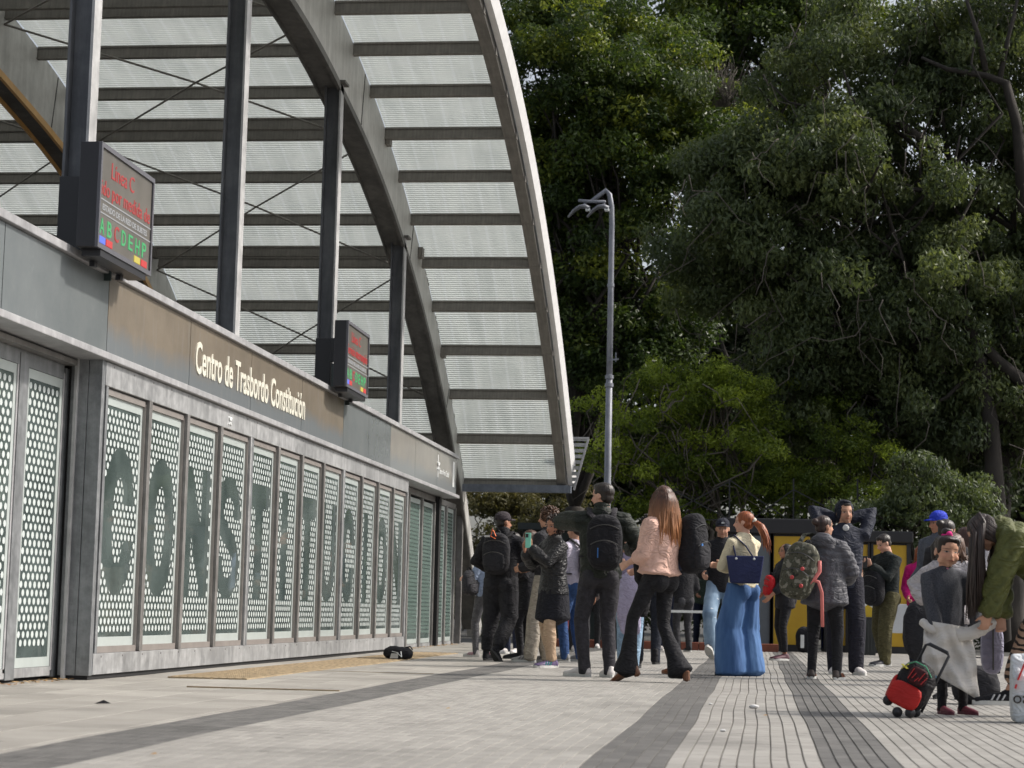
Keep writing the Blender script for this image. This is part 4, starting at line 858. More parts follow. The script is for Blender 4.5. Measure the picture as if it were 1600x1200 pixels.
def skirt(k, t, mat, hemz, r0=.1, r1=.12, name='skirt', seed=4, amp=.012):
    H = k.H; a = k.pel + k.T * .05 * H; b = np.array([k.pel[0], k.pel[1], hemz * H]); pts = [a, k.pel - [0, 0, .0], (k.pel + b) / 2, b]
    return grow([tube(pts, [(.085 * H, .062 * H), (r0 * H, .085 * H), ((r0 + r1) / 2 * H, .105 * H), (r1 * H, .120 * H)], 20, side=k.S)], name, mat, t, .014, 2, lambda c: wrinkle(c * [1, 1, .3], seed, 14) * amp)
m_sole_w = plain('white_sole', (.55, .55, .53), .6); m_sole_d = plain('dark_sole', (.03, .03, .03), .7); m_sole_b = plain('tan_sole', (.16, .07, .035), .6)
def shoes(k, t, mat, sole=m_sole_w, style='sneaker', L=.148, accent=None):
    H = k.H
    for (hip, kn, an, fd, pt) in k.legs:
        p = R_(pt); f = np.array([fd[0] * math.cos(p), fd[1] * math.cos(p), -math.sin(p)]); u = np.array([fd[0] * math.sin(p), fd[1] * math.sin(p), math.cos(p)]); s = np.cross(f, u); M = np.array([s, f, u]).T
        o = an + (-f * .035 * H * 0 - u * .045 * H); q = lambda x, y, z: o + M @ (np.array([x * 1.15, y * 1.16 + .004, z]) * H); hl = .05 if style != 'heel' else .06
        pr = [tube([q(0, -.03, .022), q(0, 0, .026), q(0, .045, .024), q(0, .085, .018), q(0, .108, .016)], [(.020 * H, .020 * H), (.022 * H, .026 * H), (.024 * H, .020 * H), (.026 * H, .014 * H), (.018 * H, .010 * H)], 12, side=s), tube([q(0, -.008, .02), q(0, -.006, .055 if style != 'boot' else .10)], [(.024 * H, .028 * H), (.021 * H, .026 * H)], 12, side=s)]
        so = grow(pr, {'sneaker': 'shoe', 'boot': 'boot', 'heel': 'boot', 'clog': 'clog'}[style], mat, t, .009, 2, lambda c: wrinkle(c, 5, 40) * .003)
        V = []; n = 16
        for z in ((-.002, .016) if style != 'heel' else (.004, .014)):
            for j in range(n):
                a = 2 * math.pi * j / n; y = math.cos(a); x = math.sin(a); V.append(q(x * (.026 if y > 0 else .022) * (1 if style != 'heel' else .85), .038 + y * .078, z))
        F = [tuple(range(n))[::-1], tuple(range(n, 2 * n))] + [(j, (j + 1) % n, n + (j + 1) % n, n + j) for j in range(n)]
        MB().add(V, F).build('sole', sole, so, bevel=.003)
        if style == 'heel': MB().prim(tube([q(0, -.024, .02), q(0, -.028, -.022)], [(.02 * H, .022 * H), (.017 * H, .018 * H)], 10, side=s)).build('heel', sole, so)
        if accent:
            st_ = MB()
            for y in (.02, .038, .056):
                for sg in (-1, 1): st_.bar(q(sg * .024, y, .018), q(sg * .018, y - .012, .040), .012, .004)
            st_.build('stripes', accent, so, kind='stuff')
def hair(k, t, mat, style='short', L=.3, seed=0, voxel=.009, vol=1.):
    H = k.H; r_ = np.random.default_rng(seed + 50); cap = [hE(k, (0, -.085, .665), (.365, .435, .365), 18, 12), hE(k, (0, -.20, .45), (.315, .28, .30), 16, 10)]
    if style in ('short',):
        pr = cap + [hE(k, (0, .15, .86), (.26, .2, .12), 12, 8)]
        return grow(pr, 'hair', mat, t, voxel, 1, lambda c: wrinkle(c, seed, 60) * .010)
    if style == 'buzz': return grow([hE(k, (0, -.07, .65), (.35, .425, .36), 18, 12), hE(k, (0, -.18, .42), (.30, .27, .26), 16, 10)], 'hair', mat, t, voxel, 1)
    back = -k.M[:, 1]; side = k.M[:, 0]; dn = np.array([0, 0, -1.])
    if style in ('pony', 'bun', 'back'):
        pr = [hE(k, (0, -.075, .655), (.357, .43, .368), 18, 12), hE(k, (0, -.19, .42), (.30, .28, .28), 16, 10), hE(k, (.29, .02, .55), (.05, .14, .16)), hE(k, (-.29, .02, .55), (.05, .14, .16))]
        if k.ch: pr += [hE(k, (0, .14, .86), (.29, .22, .13)), hE(k, (.20, .10, .80), (.14, .2, .14)), hE(k, (-.20, .10, .80), (.14, .2, .14))]
        if style == 'bun': pr += [hE(k, (0, -.50, .72), (.19, .17, .18))]
        o = grow(pr, 'hair', mat, t, voxel, 1, lambda c: wrinkle(c * [1, 1, 2.], seed, 70) * .005)
        if style == 'pony':
            p0 = H2W(k, (0, -.47, .56)); c = [p0 - back * .02]; v = back * .9 + np.array([0, 0, .25])
            for q in range(6): v = nrm(v + dn * .55); c.append(c[-1] + v * L * H / 6)
            grow([tube(c, [.02, .030, .040, .042, .038, .028, .010], 12)], 'ponytail', mat, o, .008, 1, lambda x: wrinkle(x * [1, 1, .3], 7, 90) * .012); tl = MB()
            for j in range(40):
                w = r_.normal(size=3) * .016; tl.prim(tube([np.array(p) + w * (.3 + .25 * q_) for q_, p in enumerate(c)], [.004, .005, .006, .006, .005, .004, .002], 5))
            tl.build('loose_strands', mat, o, True, kind='stuff')
        return o
    if style == 'curly':
        mb = MB(); mb.prim(cap[0]); mb.prim(cap[1])
        for j in range(330):
            d = r_.normal(size=3); d /= np.linalg.norm(d); c = np.array([d[0] * .40, -.10 + d[1] * .45, .62 + d[2] * .40])
            if c[1] > .16 and c[2] < .80: continue
            if c[2] < .3 - L: continue
            c[2] -= L * max(0, -d[2]) ; cc = H2W(k, c); ph = r_.random() * 6; ax = r_.normal(size=3); ax /= np.linalg.norm(ax); e1 = nrm(np.cross(ax, (0, 0, 1))); e2 = np.cross(ax, e1)
            pts = [cc + (e1 * math.cos(ph + q * 1.3) + e2 * math.sin(ph + q * 1.3)) * k.hh * .06 + ax * q * .006 for q in range(6)]; mb.prim(tube(pts, [.006, .009, .010, .010, .008, .004], 5))
        return mb.build('hair', mat, t, True, kind='stuff')
    # long hair: cap, smooth back mass and many strands
    pr = cap[:]; end = H2W(k, (0, -.25, .2)) + dn * L * H
    for s in (-1, 0, 1):
        a = H2W(k, (s * .22 * vol, -.27 if s == 0 else -.12, .55)); b = H2W(k, (s * .27 * vol * vol, (-.33 if s == 0 else -.18) * vol, .05)); e = b + dn * L * H * (1 if s == 0 else .85) + side * s * .01 * H - k.M[:, 1] * (.01 * H)
        pr.append(tube([a, b, b * .5 + e * .5, e], [(.17 * k.hh, .12 * k.hh), (.2 * k.hh, .12 * k.hh), (.19 * k.hh, .10 * k.hh), (.08 * k.hh, .04 * k.hh)], 12, side=k.M[:, 0]))
    o = grow(pr, 'hair', mat, t, voxel, 1, lambda c: wrinkle(c * [1, 1, .12], seed, 60) * .012)
    mb = MB()
    for j in range(int(120 * vol * vol)):
        th_ = r_.uniform(-1, 1) * 2.15; u = math.sin(th_); v = -math.cos(th_); z0 = .95 - r_.random() * .15
        p = [H2W(k, (u * .15, -.05 + v * .15, z0)), H2W(k, (u * .36, -.08 + v * .42, .72)), H2W(k, (u * .375 * vol, -.10 + v * .44 * vol, .4)), H2W(k, (u * .34 * vol * vol, -.16 + v * .33 * vol, .05))]
        ln = L * H * (.8 + .3 * r_.random()); w = r_.normal(size=3) * .012; p += [p[-1] + dn * ln * .5 + w + k.M[:, 1] * -.01, p[-1] + dn * ln + w * 2.2 + side * u * .01]
        mb.prim(tube(p, [.006, .010, .011, .011, .009, .002], 5))
    mb.build('strands', mat, o, True, kind='stuff'); return o
def cap_hat(k, t, mat, kind='cap', label=None):
    pr = [hE(k, (0, -.06, .72), (.375, .45, .335), 20, 12), tube([H2W(k, (0, -.06, .60)), H2W(k, (0, -.06, .72))], [(.375 * k.hh, .45 * k.hh), (.372 * k.hh, .445 * k.hh)], 20, side=k.M[:, 0])]
    o = grow(pr, 'cap' if kind == 'cap' else 'beanie', mat, t, .009, 2, lambda c: wrinkle(c, 3, 30) * .003, label=label)
    if kind == 'cap':
        V = []; n = 9
        for z in (0, -.03):
            for a in range(n):
                x = -1 + 2 * a / (n - 1); V += [H2W(k, (x * .30, .26 + .09 * (1 - x * x), .665 + z + .03 * (1 - x * x))), H2W(k, (x * .27, .30 + .40 * (1 - x * x) ** .5, .60 + z + .06 * (1 - x * x)))]
        F = [(2 * a, 2 * a + 1, 2 * a + 3, 2 * a + 2) for a in range(n - 1)] + [(2 * n + 2 * a, 2 * n + 2 * a + 2, 2 * n + 2 * a + 3, 2 * n + 2 * a + 1) for a in range(n - 1)] + [(2 * a + 1, 2 * n + 2 * a + 1, 2 * n + 2 * a + 3, 2 * a + 3) for a in range(n - 1)]
        MB().add(V, F).build('visor', mat, o, True)
    return o
def glasses(k, t):
    mb = MB(); n = 10
    for s in (-1, 1):
        for a in range(n):
            q0, q1 = 2 * math.pi * a / n, 2 * math.pi * (a + 1) / n
            mb.bar(H2W(k, (s * .15 + .10 * math.cos(q0), .40, .47 + .075 * math.sin(q0))), H2W(k, (s * .15 + .10 * math.cos(q1), .40, .47 + .075 * math.sin(q1))), .004)
        mb.bar(H2W(k, (s * .25, .40, .49)), H2W(k, (s * .36, -.02, .49)), .004)
    mb.bar(H2W(k, (-.05, .40, .48)), H2W(k, (.05, .40, .48)), .004); mb.build('glasses', plain('thin_metal', (.25, .22, .2), .3, .8), t)
def rot(yaw): c, s = math.cos(R_(yaw)), math.sin(R_(yaw)); return np.array([[c, -s, 0], [s, c, 0], [0, 0, 1]])
def at_person(t, local):                                  # local point of a standing figure -> world
    return np.array(t.location) + rot(math.degrees(t.rotation_euler[2])) @ np.array(local)
def backpack(t, c, h, mat, label, group=None, pocketmat=None, strapmat=None, yaw=0, tilt=0, seed=3, straps=True, k=None, name='backpack', strap_len=.2):
    """bag centred on local point c of person t; half sizes h (x, y, z)"""
    b = thing(name, label, 'backpack' if name == 'backpack' else 'bag', tuple(at_person(t, c)), math.degrees(t.rotation_euler[2]) + yaw, group); pm = pocketmat or mat; sm = strapmat or m_strap
    M = np.array(Matrix.Rotation(R_(tilt), 3, 'Y')); pr = [rbox((0, 0, 0), h, 3.2, 22, 14, M), rbox(M @ np.array([0, -h[1] * .1, h[2] * .55]), (h[0] * .82, h[1] * .9, h[2] * .5), 2.6, 20, 12, M)]
    grow(pr, 'bag_body', mat, b, .014, 2, lambda co: wrinkle(co, seed, 18) * .014)
    grow([rbox(M @ np.array([0, -h[1] * .85, -h[2] * .38]), (h[0] * .78, h[1] * .45, h[2] * .46), 3.4, 20, 12, M)], 'pocket', pm, b, .014, 2, lambda co: wrinkle(co, seed + 1, 22) * .008)
    z = MB()
    for zz, w, y in ((-.02, .76, -1.32), (.55, .8, -1.02)):
        pts = [M @ np.array([h[0] * w * x, h[1] * (y + .25 * x * x), h[2] * (zz - .16 * x * x + .1)]) for x in np.linspace(-1, 1, 9)]; z.prim(tube(pts, [.005] * 9, 5))
    z.build('zip', plain('zip_grey', (.09, .09, .09), .4, .5), b, kind='stuff')
    hd = [M @ np.array([x * .035, h[1] * .5, h[2] * 1.02 + .035 * (1 - x * x)]) for x in np.linspace(-1, 1, 7)]; MB().prim(tube(hd, [(.012, .004)] * 7, 8, side=(0, 1, 0))).build('handle', sm, b)
    if straps and k is not None:
        H = k.H
        for s in (-1, 1):
            l = lambda p: np.array(p) - np.array(c)
            pts = [np.array(c) + [s * .07, h[1] * .9, h[2] * .8], k.sh + k.S * s * .062 * H - k.F * .045 * H + k.T * .015 * H, k.sh + k.S * s * .065 * H + k.T * .042 * H, k.sh + k.S * s * .066 * H + k.F * .065 * H, k.chest + k.S * s * .075 * H + k.F * .085 * H, k.waist + k.S * s * .09 * H + k.F * .05 * H, k.waist + k.S * s * .1 * H - k.F * .04 * H]
            MB().prim(tube([l(p) for p in pts], [(.028, .008)] * 7, 8, side=(1, 0, 0))).build('strap', sm, b, True)
    return b
m_strap = cloth((26, 26, 29), .2)
M_BLK = cloth((33, 33, 37)); M_BLK2 = cloth((43, 43, 47)); M_NAVY = cloth((34, 40, 60)); M_LEATHER = cloth((38, 38, 40), .3, .35, .6, 14); M_GREY = cloth((60, 60, 64))
SK1 = skin((196, 150, 126)); SK2 = skin((176, 128, 104)); SK3 = skin((205, 160, 138)); SKB = skin((190, 146, 122), .55)
H_DK = hairmat((18, 14, 12), (44, 34, 28)); H_BR = hairmat((46, 30, 22), (92, 62, 44)); H_RED = hairmat((104, 52, 24), (168, 92, 50)); H_BLD = hairmat((120, 80, 50), (190, 140, 95))
def person(px, py, label, H, yaw=0, group=None, **kw):
    p = on_ground(px, py); t = thing('person', label, 'person', (p[0], p[1], float(relief(p[0], p[1]))), yaw, group); return t, skeleton(H, **kw)
A = None
# 1 man in black with printed backpack, walking off by the glass wall
t, k = person(780, 1033, 'burly man in black cap with printed black backpack, back turned beside glass wall', 1.76, -12, feet=[(-.10, .02, 0, 5, 0), (.03, -.14, .03, -25, 50)], hands=[(-.12, .17, .60), (.06, .17, .58)], poles=((-1, -.6, -.3), (.5, -.6, -.8)), head=(-38, 0), lean=4)
body_mesh(k, t, SK2, .011); trousers(k, t, M_BLK2, 'cargo', seed=3, amp=.018, build=1.12, hem=.1); top(k, t, M_BLK, -.03, .022, seed=4, amp=.016, collar=.04, build=1.12); shoes(k, t, M_BLK, m_sole_d, 'boot'); hair(k, t, H_DK, 'buzz'); cap_hat(k, t, cloth((58, 52, 56)))
b = backpack(t, (.02, -.245, 1.24), (.165, .09, .24), M_BLK2, 'black backpack with white and orange marks worn by the burly man in black', k=k)
e = MB(); e.box(-.115, -.055, -.108, -.098, .19, .212); e.build('white_print', plain('sticker_white', (.55, .55, .55), .6), b)
e = MB().bar((-.01, -.12, .29), (-.03, -.125, .20), .022, .004).bar((-.03, -.125, .20), (.03, -.125, .17), .022, .004).bar((.0, -.12, .27), (.035, -.125, .20), .014, .004); e.build('orange_print', plain('orange_mark', (.75, .16, .04), .6), b)
# 2 person hidden behind him
t, k = person(756, 1027, 'person in grey leggings and pink-laced white sneakers mostly hidden beside the burly man', 1.46, 60, fem=True, feet=[(-.05, .05, 0, 0, 0), (.05, -.08, 0, 0, 0)], hands=[(-.08, .18, .66), (.08, .16, .60)])
body_mesh(k, t, SK1, .014); trousers(k, t, cloth((92, 92, 96)), 'slim', seed=8); top(k, t, cloth((150, 165, 190)), -.01, .01, seed=5); shoes(k, t, plain('white_shoe', (.6, .57, .56), .6), m_sole_w, 'sneaker', accent=plain('magenta_lace', (.5, .03, .16), .6)); hair(k, t, H_DK, 'back')
b = backpack(t, (-.2, .08, .92), (.14, .07, .16), M_GREY, 'dark grey shoulder bag hanging by the grey leggings near the glass wall', straps=False, name='shoulder_bag')
# 3 woman in glasses
t, k = person(822, 1030, 'brown-haired woman with glasses and black coat looking left, between two dark-clad people', 1.6, 92, fem=True, feet=[(-.045, .04, 0, 5, 0), (.05, -.04, 0, -5, 0)], hands=[(-.05, .16, .62), (.06, .16, .60)], head=(-6, 6))
body_mesh(k, t, SK3, .011); trousers(k, t, M_BLK, 'slim', seed=11); top(k, t, M_BLK, -.16, .022, seed=6, amp=.014, wide=.01, name='coat'); shoes(k, t, M_BLK, m_sole_d, 'boot'); hair(k, t, H_BR, 'long', .05, 3); glasses(k, t)
# 4 tall curly man, pale trousers
t, k = person(852, 1036, 'tall curly-haired person in pale trousers behind the woman with the phone', 1.80, 70, feet=[(-.045, .085, 0, 0, 0), (.05, .01, 0, 0, 0)], hands=[(-.07, .15, .6), (.07, .15, .6)], head=(8, 0))
body_mesh(k, t, SK1, .012); trousers(k, t, cloth((158, 150, 138)), 'loose', seed=12, amp=.018); top(k, t, M_BLK2, -.02, .018, seed=7); shoes(k, t, plain('black_and_white_shoe', (.35, .34, .33), .6), m_sole_w, 'sneaker', accent=M_BLK); hair(k, t, hairmat((50, 32, 22), (100, 70, 50)), 'curly', .0, 4)
# 5 woman filming with phone
t, k = person(862, 1043, 'curly-haired woman in black leather jacket and skirt filming with a mint phone', 1.62, 128, fem=True, feet=[(-.035, .03, 0, 10, 0), (.035, -.03, 0, -10, 0)], hands=[(-.02, .185, .775), (.03, .20, .745)], poles=((-.6, -.2, -1), (.6, -.2, -1)), head=(14, -2))
body_mesh(k, t, SK2, .010, ((None, (.4, -.5, .3), .7), ((0.1, .3, 1), (-.6, -.5, 0), .8)), bare_leg=1)
grow([tube([L[0] * .35 + L[1] * .65, L[1], L[1] * .62 + L[2] * .38, L[2]], [.042 * 1.62, .040 * 1.62, .043 * 1.62, .030 * 1.62], 14) for L in k.legs], 'tights', cloth((184, 158, 132), .1, .6), t, .012, 2)
skirt(k, t, cloth((30, 31, 38)), .315, .116, .122); top(k, t, M_LEATHER, -.05, .026, seed=9, amp=.022, name='leather_jacket', wrk=11, collar=.02, wide=.012); shoes(k, t, plain('multicolour_shoe', (.10, .07, .16), .6, 0, .9, 30), m_sole_w, 'sneaker', accent=plain('teal_mark', (.05, .28, .27), .6)); hair(k, t, hairmat((24, 16, 13), (62, 44, 36)), 'curly', .22, 5)
wr = k.arms[0][2]; ph = thing('phone', 'mint green phone held up by the woman in the leather jacket', 'phone', tuple(at_person(t, k.arms[0][2] + [.0, .045, .075])), 118 + 30)
MB().box(-.037, .037, -.005, .005, -.08, .08).build('case', plain('mint_phone', (.22, .62, .50), .35, 0, .05), ph, bevel=.006); MB().box(-.006, .028, -.009, -.0055, .03, .07).box(-.006, .028, .0055, .009, .03, .07).build('camera_bump', m_case, ph)
dk = MB()
for x in (.03,): dk.bar((x, .145, .78), (x, .15, .50), .012)
# 6 man in blue jeans with light sweater
t, k = person(895, 1034, 'person in blue jeans and pale sweater half hidden behind the green puffer jacket', 1.7, 60, feet=[(-.05, .03, 0, 5, 0), (.05, -.03, 0, 0, 0)], hands=[(-.05, .17, .62), (.05, .17, .6)])
body_mesh(k, t, SK1, .013); trousers(k, t, cloth((52, 78, 122), .3), 'jeans', seed=14); top(k, t, cloth((186, 180, 196), .15), -.0, .014, seed=10); shoes(k, t, plain('grey_shoe', (.22, .22, .22), .6), m_sole_w); hair(k, t, H_DK, 'short', seed=2)
b = backpack(t, (.0, -.2, 1.2), (.14, .08, .2), cloth((70, 66, 76)), 'grey shoulder bag on the person in blue jeans', k=k)
# 7 man in green puffer with black backpack
t, k = person(936, 1058, 'man in dark green puffer jacket with black backpack and raised left arm', 1.80, 2, feet=[(-.075, .02, 0, 55, 0), (.055, 0, 0, 20, 0)], hands=[(-.12, .25, .79), (.14, .16, .66)], poles=((-1, -.05, .0), (.8, -.5, -.8)), head=(62, 0))
body_mesh(k, t, SK3, .010); trousers(k, t, cloth((52, 51, 56), .3), 'jeans', seed=16, amp=.012); top(k, t, cloth((34, 39, 33), .25, .6), -.02, .03, seed=11, puff=.016, collar=.035, amp=.012, name='puffer_jacket'); shoes(k, t, plain('white_shoe', (.6, .57, .56), .6), m_sole_w); hair(k, t, H_DK, 'short', seed=3)
b = backpack(t, (.04, -.245, 1.22), (.165, .08, .25), M_BLK, 'slim black backpack worn by the man in the dark green puffer jacket', k=k, strapmat=cloth((52, 50, 54)))
MB().box(-.06, -.05, -.132, -.12, -.14, -.05).build('blue_tag', plain('blue_tag', (.03, .14, .4), .5), b)
# 8 woman with lavender coat
t, k = person(982, 1044, 'dark-haired woman in light blue jeans holding a lavender coat', 1.58, -5, fem=True, feet=[(-.05, .02, 0, 5, 0), (.045, -.02, 0, -5, 0)], hands=[(-.02, .16, .62), (.13, .05, .62)], head=(-15, -4))
body_mesh(k, t, SK1, .013); trousers(k, t, cloth((138, 164, 188), .25), 'jeans', seed=18); top(k, t, cloth((150, 140, 165), .15), -.02, .02, seed=12); shoes(k, t, M_BLK, m_sole_d); hair(k, t, H_DK, 'long', .04, 6)
ct = thing('coat', 'lavender grey fleece coat draped over the arm of the woman in light jeans', 'coat', tuple(at_person(t, (.02, -.17, .62))), 0)
grow([rbox((0, 0, .1), (.14, .05, .30), 3, 18, 12), rbox((.02, -.01, -.12), (.115, .045, .16), 3, 16, 10)], 'cloth', cloth((165, 158, 182), .15), ct, .014, 2, lambda c: wrinkle(c * [1, 1, .4], 8, 16) * .03)
# 9 man in navy coat
t, k = person(1012, 1038, 'man in dark navy puffer coat behind the woman in the pink blouse', 1.76, 4, feet=[(-.06, .03, 0, 8, 0), (.05, -.03, 0, -5, 0)], hands=[(-.15, .14, .66), (.12, .14, .64)], poles=((-1, -.3, -.2), (1, -.5, -.5)), head=(20, 0))
body_mesh(k, t, SK2, .013); trousers(k, t, cloth((36, 40, 50)), 'jeans', seed=20); top(k, t, M_NAVY, -.03, .03, seed=13, puff=.014, name='puffer_jacket'); shoes(k, t, M_BLK, m_sole_d, 'boot'); hair(k, t, H_DK, 'curly', .0, 8)
# 10 woman in pink blouse
t, k = person(1028, 1066, 'woman with very long hair, pink blouse and black flared jeans striding left', 1.70, 58, fem=True, feet=[(-.05, .15, .035, 4, 28), (.05, -.115, .038, -6, 0)], hipz=.535, hands=[(-.06, .16, .60), (.09, .17, .585)], poles=((-.5, -1, -.5), (.5, -1, -.6)), head=(-30, 2), lean=-3)
body_mesh(k, t, SK3, .010); trousers(k, t, cloth((31, 31, 35), .35, .8), 'flare', seed=22, amp=.012, name='flared_jeans'); top(k, t, cloth((222, 182, 166), .1, .75, .6, 8), .02, .030, seed=14, amp=.034, sleeve=.66, style='loose', name='blouse', wrk=8, wide=.018, build=1.04); shoes(k, t, plain('tan_leather', (.22, .075, .03), .45), m_sole_b, 'heel')
hair(k, t, hairmat((48, 30, 22), (96, 62, 46), (176, 122, 80), 1.15, 1.60), 'long', .165, 7, .010, 1.32)
b = backpack(t, (.20, -.21, 1.20), (.125, .115, .26), M_BLK, 'big black backpack slung behind the woman in the pink blouse', k=k, straps=False, pocketmat=M_BLK2, seed=9)
MB().box(-.11, -.09, -.17, -.16, -.02, .0).build('blue_tag', plain('blue_tag', (.03, .14, .4), .5), b)
ct = thing('coat', 'black padded coat bundled in front of the woman in the pink blouse', 'coat', tuple(at_person(t, (.06, .21, .93))), 68)
grow([rbox((0, 0, .06), (.13, .08, .17), 2.5, 18, 12), rbox((.02, 0, -.16), (.08, .05, .22), 2.5, 16, 10)], 'cloth', M_BLK, ct, .014, 2, lambda c: wrinkle(c, 9, 16) * .03)
# 12 man in dark cap, ripped jeans
g = N('ripped_denim'); ns = g.noise(5, 4); n2 = g.noise(9, 3, stretch=(.7, 1, 2.6)); c = g.ramp(ns, [(.3, lin((96, 122, 150))), (.7, lin((158, 182, 204)))]); m_rip = g.set(.85, 0, g.mix(g.ramp(n2, [(.68, 0.), (.70, 1.)]), c, lin((205, 214, 222)))); g.bump(ns, .4, .02)
t, k = person(1127, 1037, 'man in dark cap, black jacket and pale ripped jeans walking towards the camera', 1.80, 176, feet=[(-.06, -.06, 0, 5, 0), (.055, .12, .045, -8, -30)], hands=[(-.13, .05, .50), (.12, .12, .60)], head=(6, -4))
body_mesh(k, t, skin((186, 142, 120), .3), .010); trousers(k, t, m_rip, 'loose', seed=24, amp=.018); top(k, t, M_BLK, -.03, .024, seed=15, amp=.016, collar=.02); shoes(k, t, M_BLK, m_sole_w); hair(k, t, hairmat((60, 56, 54), (110, 104, 100)), 'buzz'); cap_hat(k, t, cloth((36, 38, 50)))
MB().box(*(lambda p: (p[0] - .015, p[0] + .015, p[1] - .004, p[1] + .004, p[2] - .01, p[2] + .01))(H2W(k, (0, .40, .80)))).build('cap_badge', m_wht, t)
# 13 red-haired woman
g = N('wide_denim'); ns = g.noise(7, 4, stretch=(1, 1, .25)); m_wd = g.set(.85, 0, g.ramp(ns, [(.3, lin((48, 82, 132))), (.7, lin((84, 122, 172)))])); g.bump(ns, .7, .03)
t, k = person(1160, 1056, 'red-haired woman with ponytail, cream sweater and very wide blue jeans seen from behind', 1.64, 48, fem=True, feet=[(-.06, .02, 0, 5, 0), (.055, -.02, 0, -5, 0)], hands=[(.02, .13, .645), (-.03, .15, .66)], poles=((-1, -.2, -.6), (1, -.2, -.6)), head=(28, 2))
body_mesh(k, t, SK3, .010); trousers(k, t, m_wd, 'wide', seed=26, amp=.022, name='wide_jeans', wrk=12); top(k, t, cloth((214, 204, 176), .08, .9, .4, 12), -.0, .016, seed=16, name='sweater', amp=.014); shoes(k, t, M_BLK, m_sole_d); o = hair(k, t, H_RED, 'pony', .20, 9)
MB().prim(ell(H2W(k, (0, -.49, .58)), (.028, .028, .032), 12, 8)).build('scrunchie', plain('cream_scrunchie', (.65, .62, .55), .8), o, True)
def tote(t, c, yaw, size, mat, label, k, strap_to, matS=None, name='tote_bag'):
    b = thing(name, label, 'bag', tuple(at_person(t, c)), math.degrees(t.rotation_euler[2]) + yaw); w, d, h = size
    V = []; 
    for z, sw, sd_ in ((-h, .80, 1.), (-h * .9, .84, 1.05), (0, .95, .8), (h, 1.06, .35)):
        V += [(w * sw * x, d * sd_ * y, z) for x, y in ((-1, -1), (-.5, -1.15), (.5, -1.15), (1, -1), (1, 1), (.5, 1.15), (-.5, 1.15), (-1, 1))]
    F = [(i * 8 + j, i * 8 + (j + 1) % 8, i * 8 + 8 + (j + 1) % 8, i * 8 + 8 + j) for i in range(3) for j in range(8)] + [tuple(range(8))[::-1], tuple(range(24, 32))]
    MB().add(V, F).build('bag_body', mat, b, bevel=.012)
    Ri = rot(-yaw); top_ = Ri @ (np.array(strap_to) - np.array(c))
    for y in (-1, 1): MB().prim(tube([(-w * .5, y * d * .4, h * .8), np.array([-w * .35, y * d * .3, h]) * .5 + top_ * .5 + [-.03, 0, 0], top_ + [0, y * .012, .01], np.array([w * .35, y * d * .3, h]) * .5 + top_ * .5 + [.03, 0, 0], (w * .5, y * d * .4, h * .8)], [(.008, .012)] * 5, 6, side=(1, 0, 0))).build('handle', matS or mat, b, True)
    rv = MB()
    for x in (-.5, .5): rv.prim(ell((w * x, -d * .75, h * .78), (.012, .006, .012), 8, 6))
    rv.build('rivets', m_wht, b, kind='stuff'); return b
tote(t, (-.145, -.155, 1.04), -48, (.175, .055, .135), cloth((34, 40, 78), .12, .4, .2, 10), 'navy blue tote bag on the shoulder of the red-haired woman', k, k.sh - k.S * .085 * 1.64 + k.T * .03)
# 14 woman with red bag
t, k = person(1226, 1032, 'woman in black clutching a small red bag before the yellow kiosk', 1.60, 118, fem=True, feet=[(-.05, .02, 0, 10, 0), (.04, -.02, 0, -10, 0)], hands=[(-.06, .17, .54), (.09, .17, .56)], head=(-10, 6))
body_mesh(k, t, SK2, .011); trousers(k, t, M_BLK, 'slim', seed=28, hem=.12); top(k, t, M_BLK2, -.08, .02, seed=17, amp=.016, sleeve=.85); shoes(k, t, plain('maroon_shoe', (.09, .03, .045), .6), m_sole_w); hair(k, t, H_DK, 'long', .10, 10)
backpack(t, (.0, .24, 1.0), (.10, .06, .15), cloth((190, 26, 34), .15, .5), 'small bright red bag clutched by the dark-haired woman', straps=False, yaw=180, name='handbag')
# 15 woman in grey puffer with camouflage pack
g = N('camo'); v = g.n('TexVoronoi'); v.inputs['Scale'].default_value = 30; g.l(g.n('TexCoord').outputs['Object'], v.inputs[0]); ns = g.noise(16, 4); c = g.ramp(ns, [(.38, (.018, .02, .014)), (.42, (.07, .07, .045)), (.5, (.075, .07, .05)), (.53, (.03, .038, .022)), (.6, (.22, .21, .17))]); m_camo = g.set(.8, 0, c)
t, k = person(1288, 1062, 'woman in grey quilted puffer jacket and black leggings seen from behind', 1.58, -16, fem=True, feet=[(-.085, .02, 0, 14, 0), (.075, 0, 0, -4, 0)], hands=[(-.08, .16, .60), (.09, .17, .60)], poles=((-.6, -.6, -.6), (.8, -.6, -.5)), head=(-42, 4))
body_mesh(k, t, SK1, .011); trousers(k, t, M_BLK, 'slim', seed=30, build=1.1, amp=.006, name='leggings'); top(k, t, cloth((80, 80, 86), .25, .5), -.07, .035, seed=18, puff=.011, amp=.020, build=1.15, hood=1.5, name='puffer_jacket', wide=.014); shoes(k, t, plain('black_tan_shoe', (.06, .045, .04), .6), m_sole_w, accent=plain('copper_mark', (.35, .14, .08), .5)); hair(k, t, hairmat((26, 18, 16), (66, 46, 40)), 'bun', seed=11)
b = backpack(t, (-.19, -.23, 1.02), (.17, .10, .27), m_camo, 'camouflage backpack with coral straps on the woman in the grey puffer jacket', k=None, straps=False, tilt=14, seed=12)
m_cor = plain('coral_strap', (.75, .22, .20), .6)
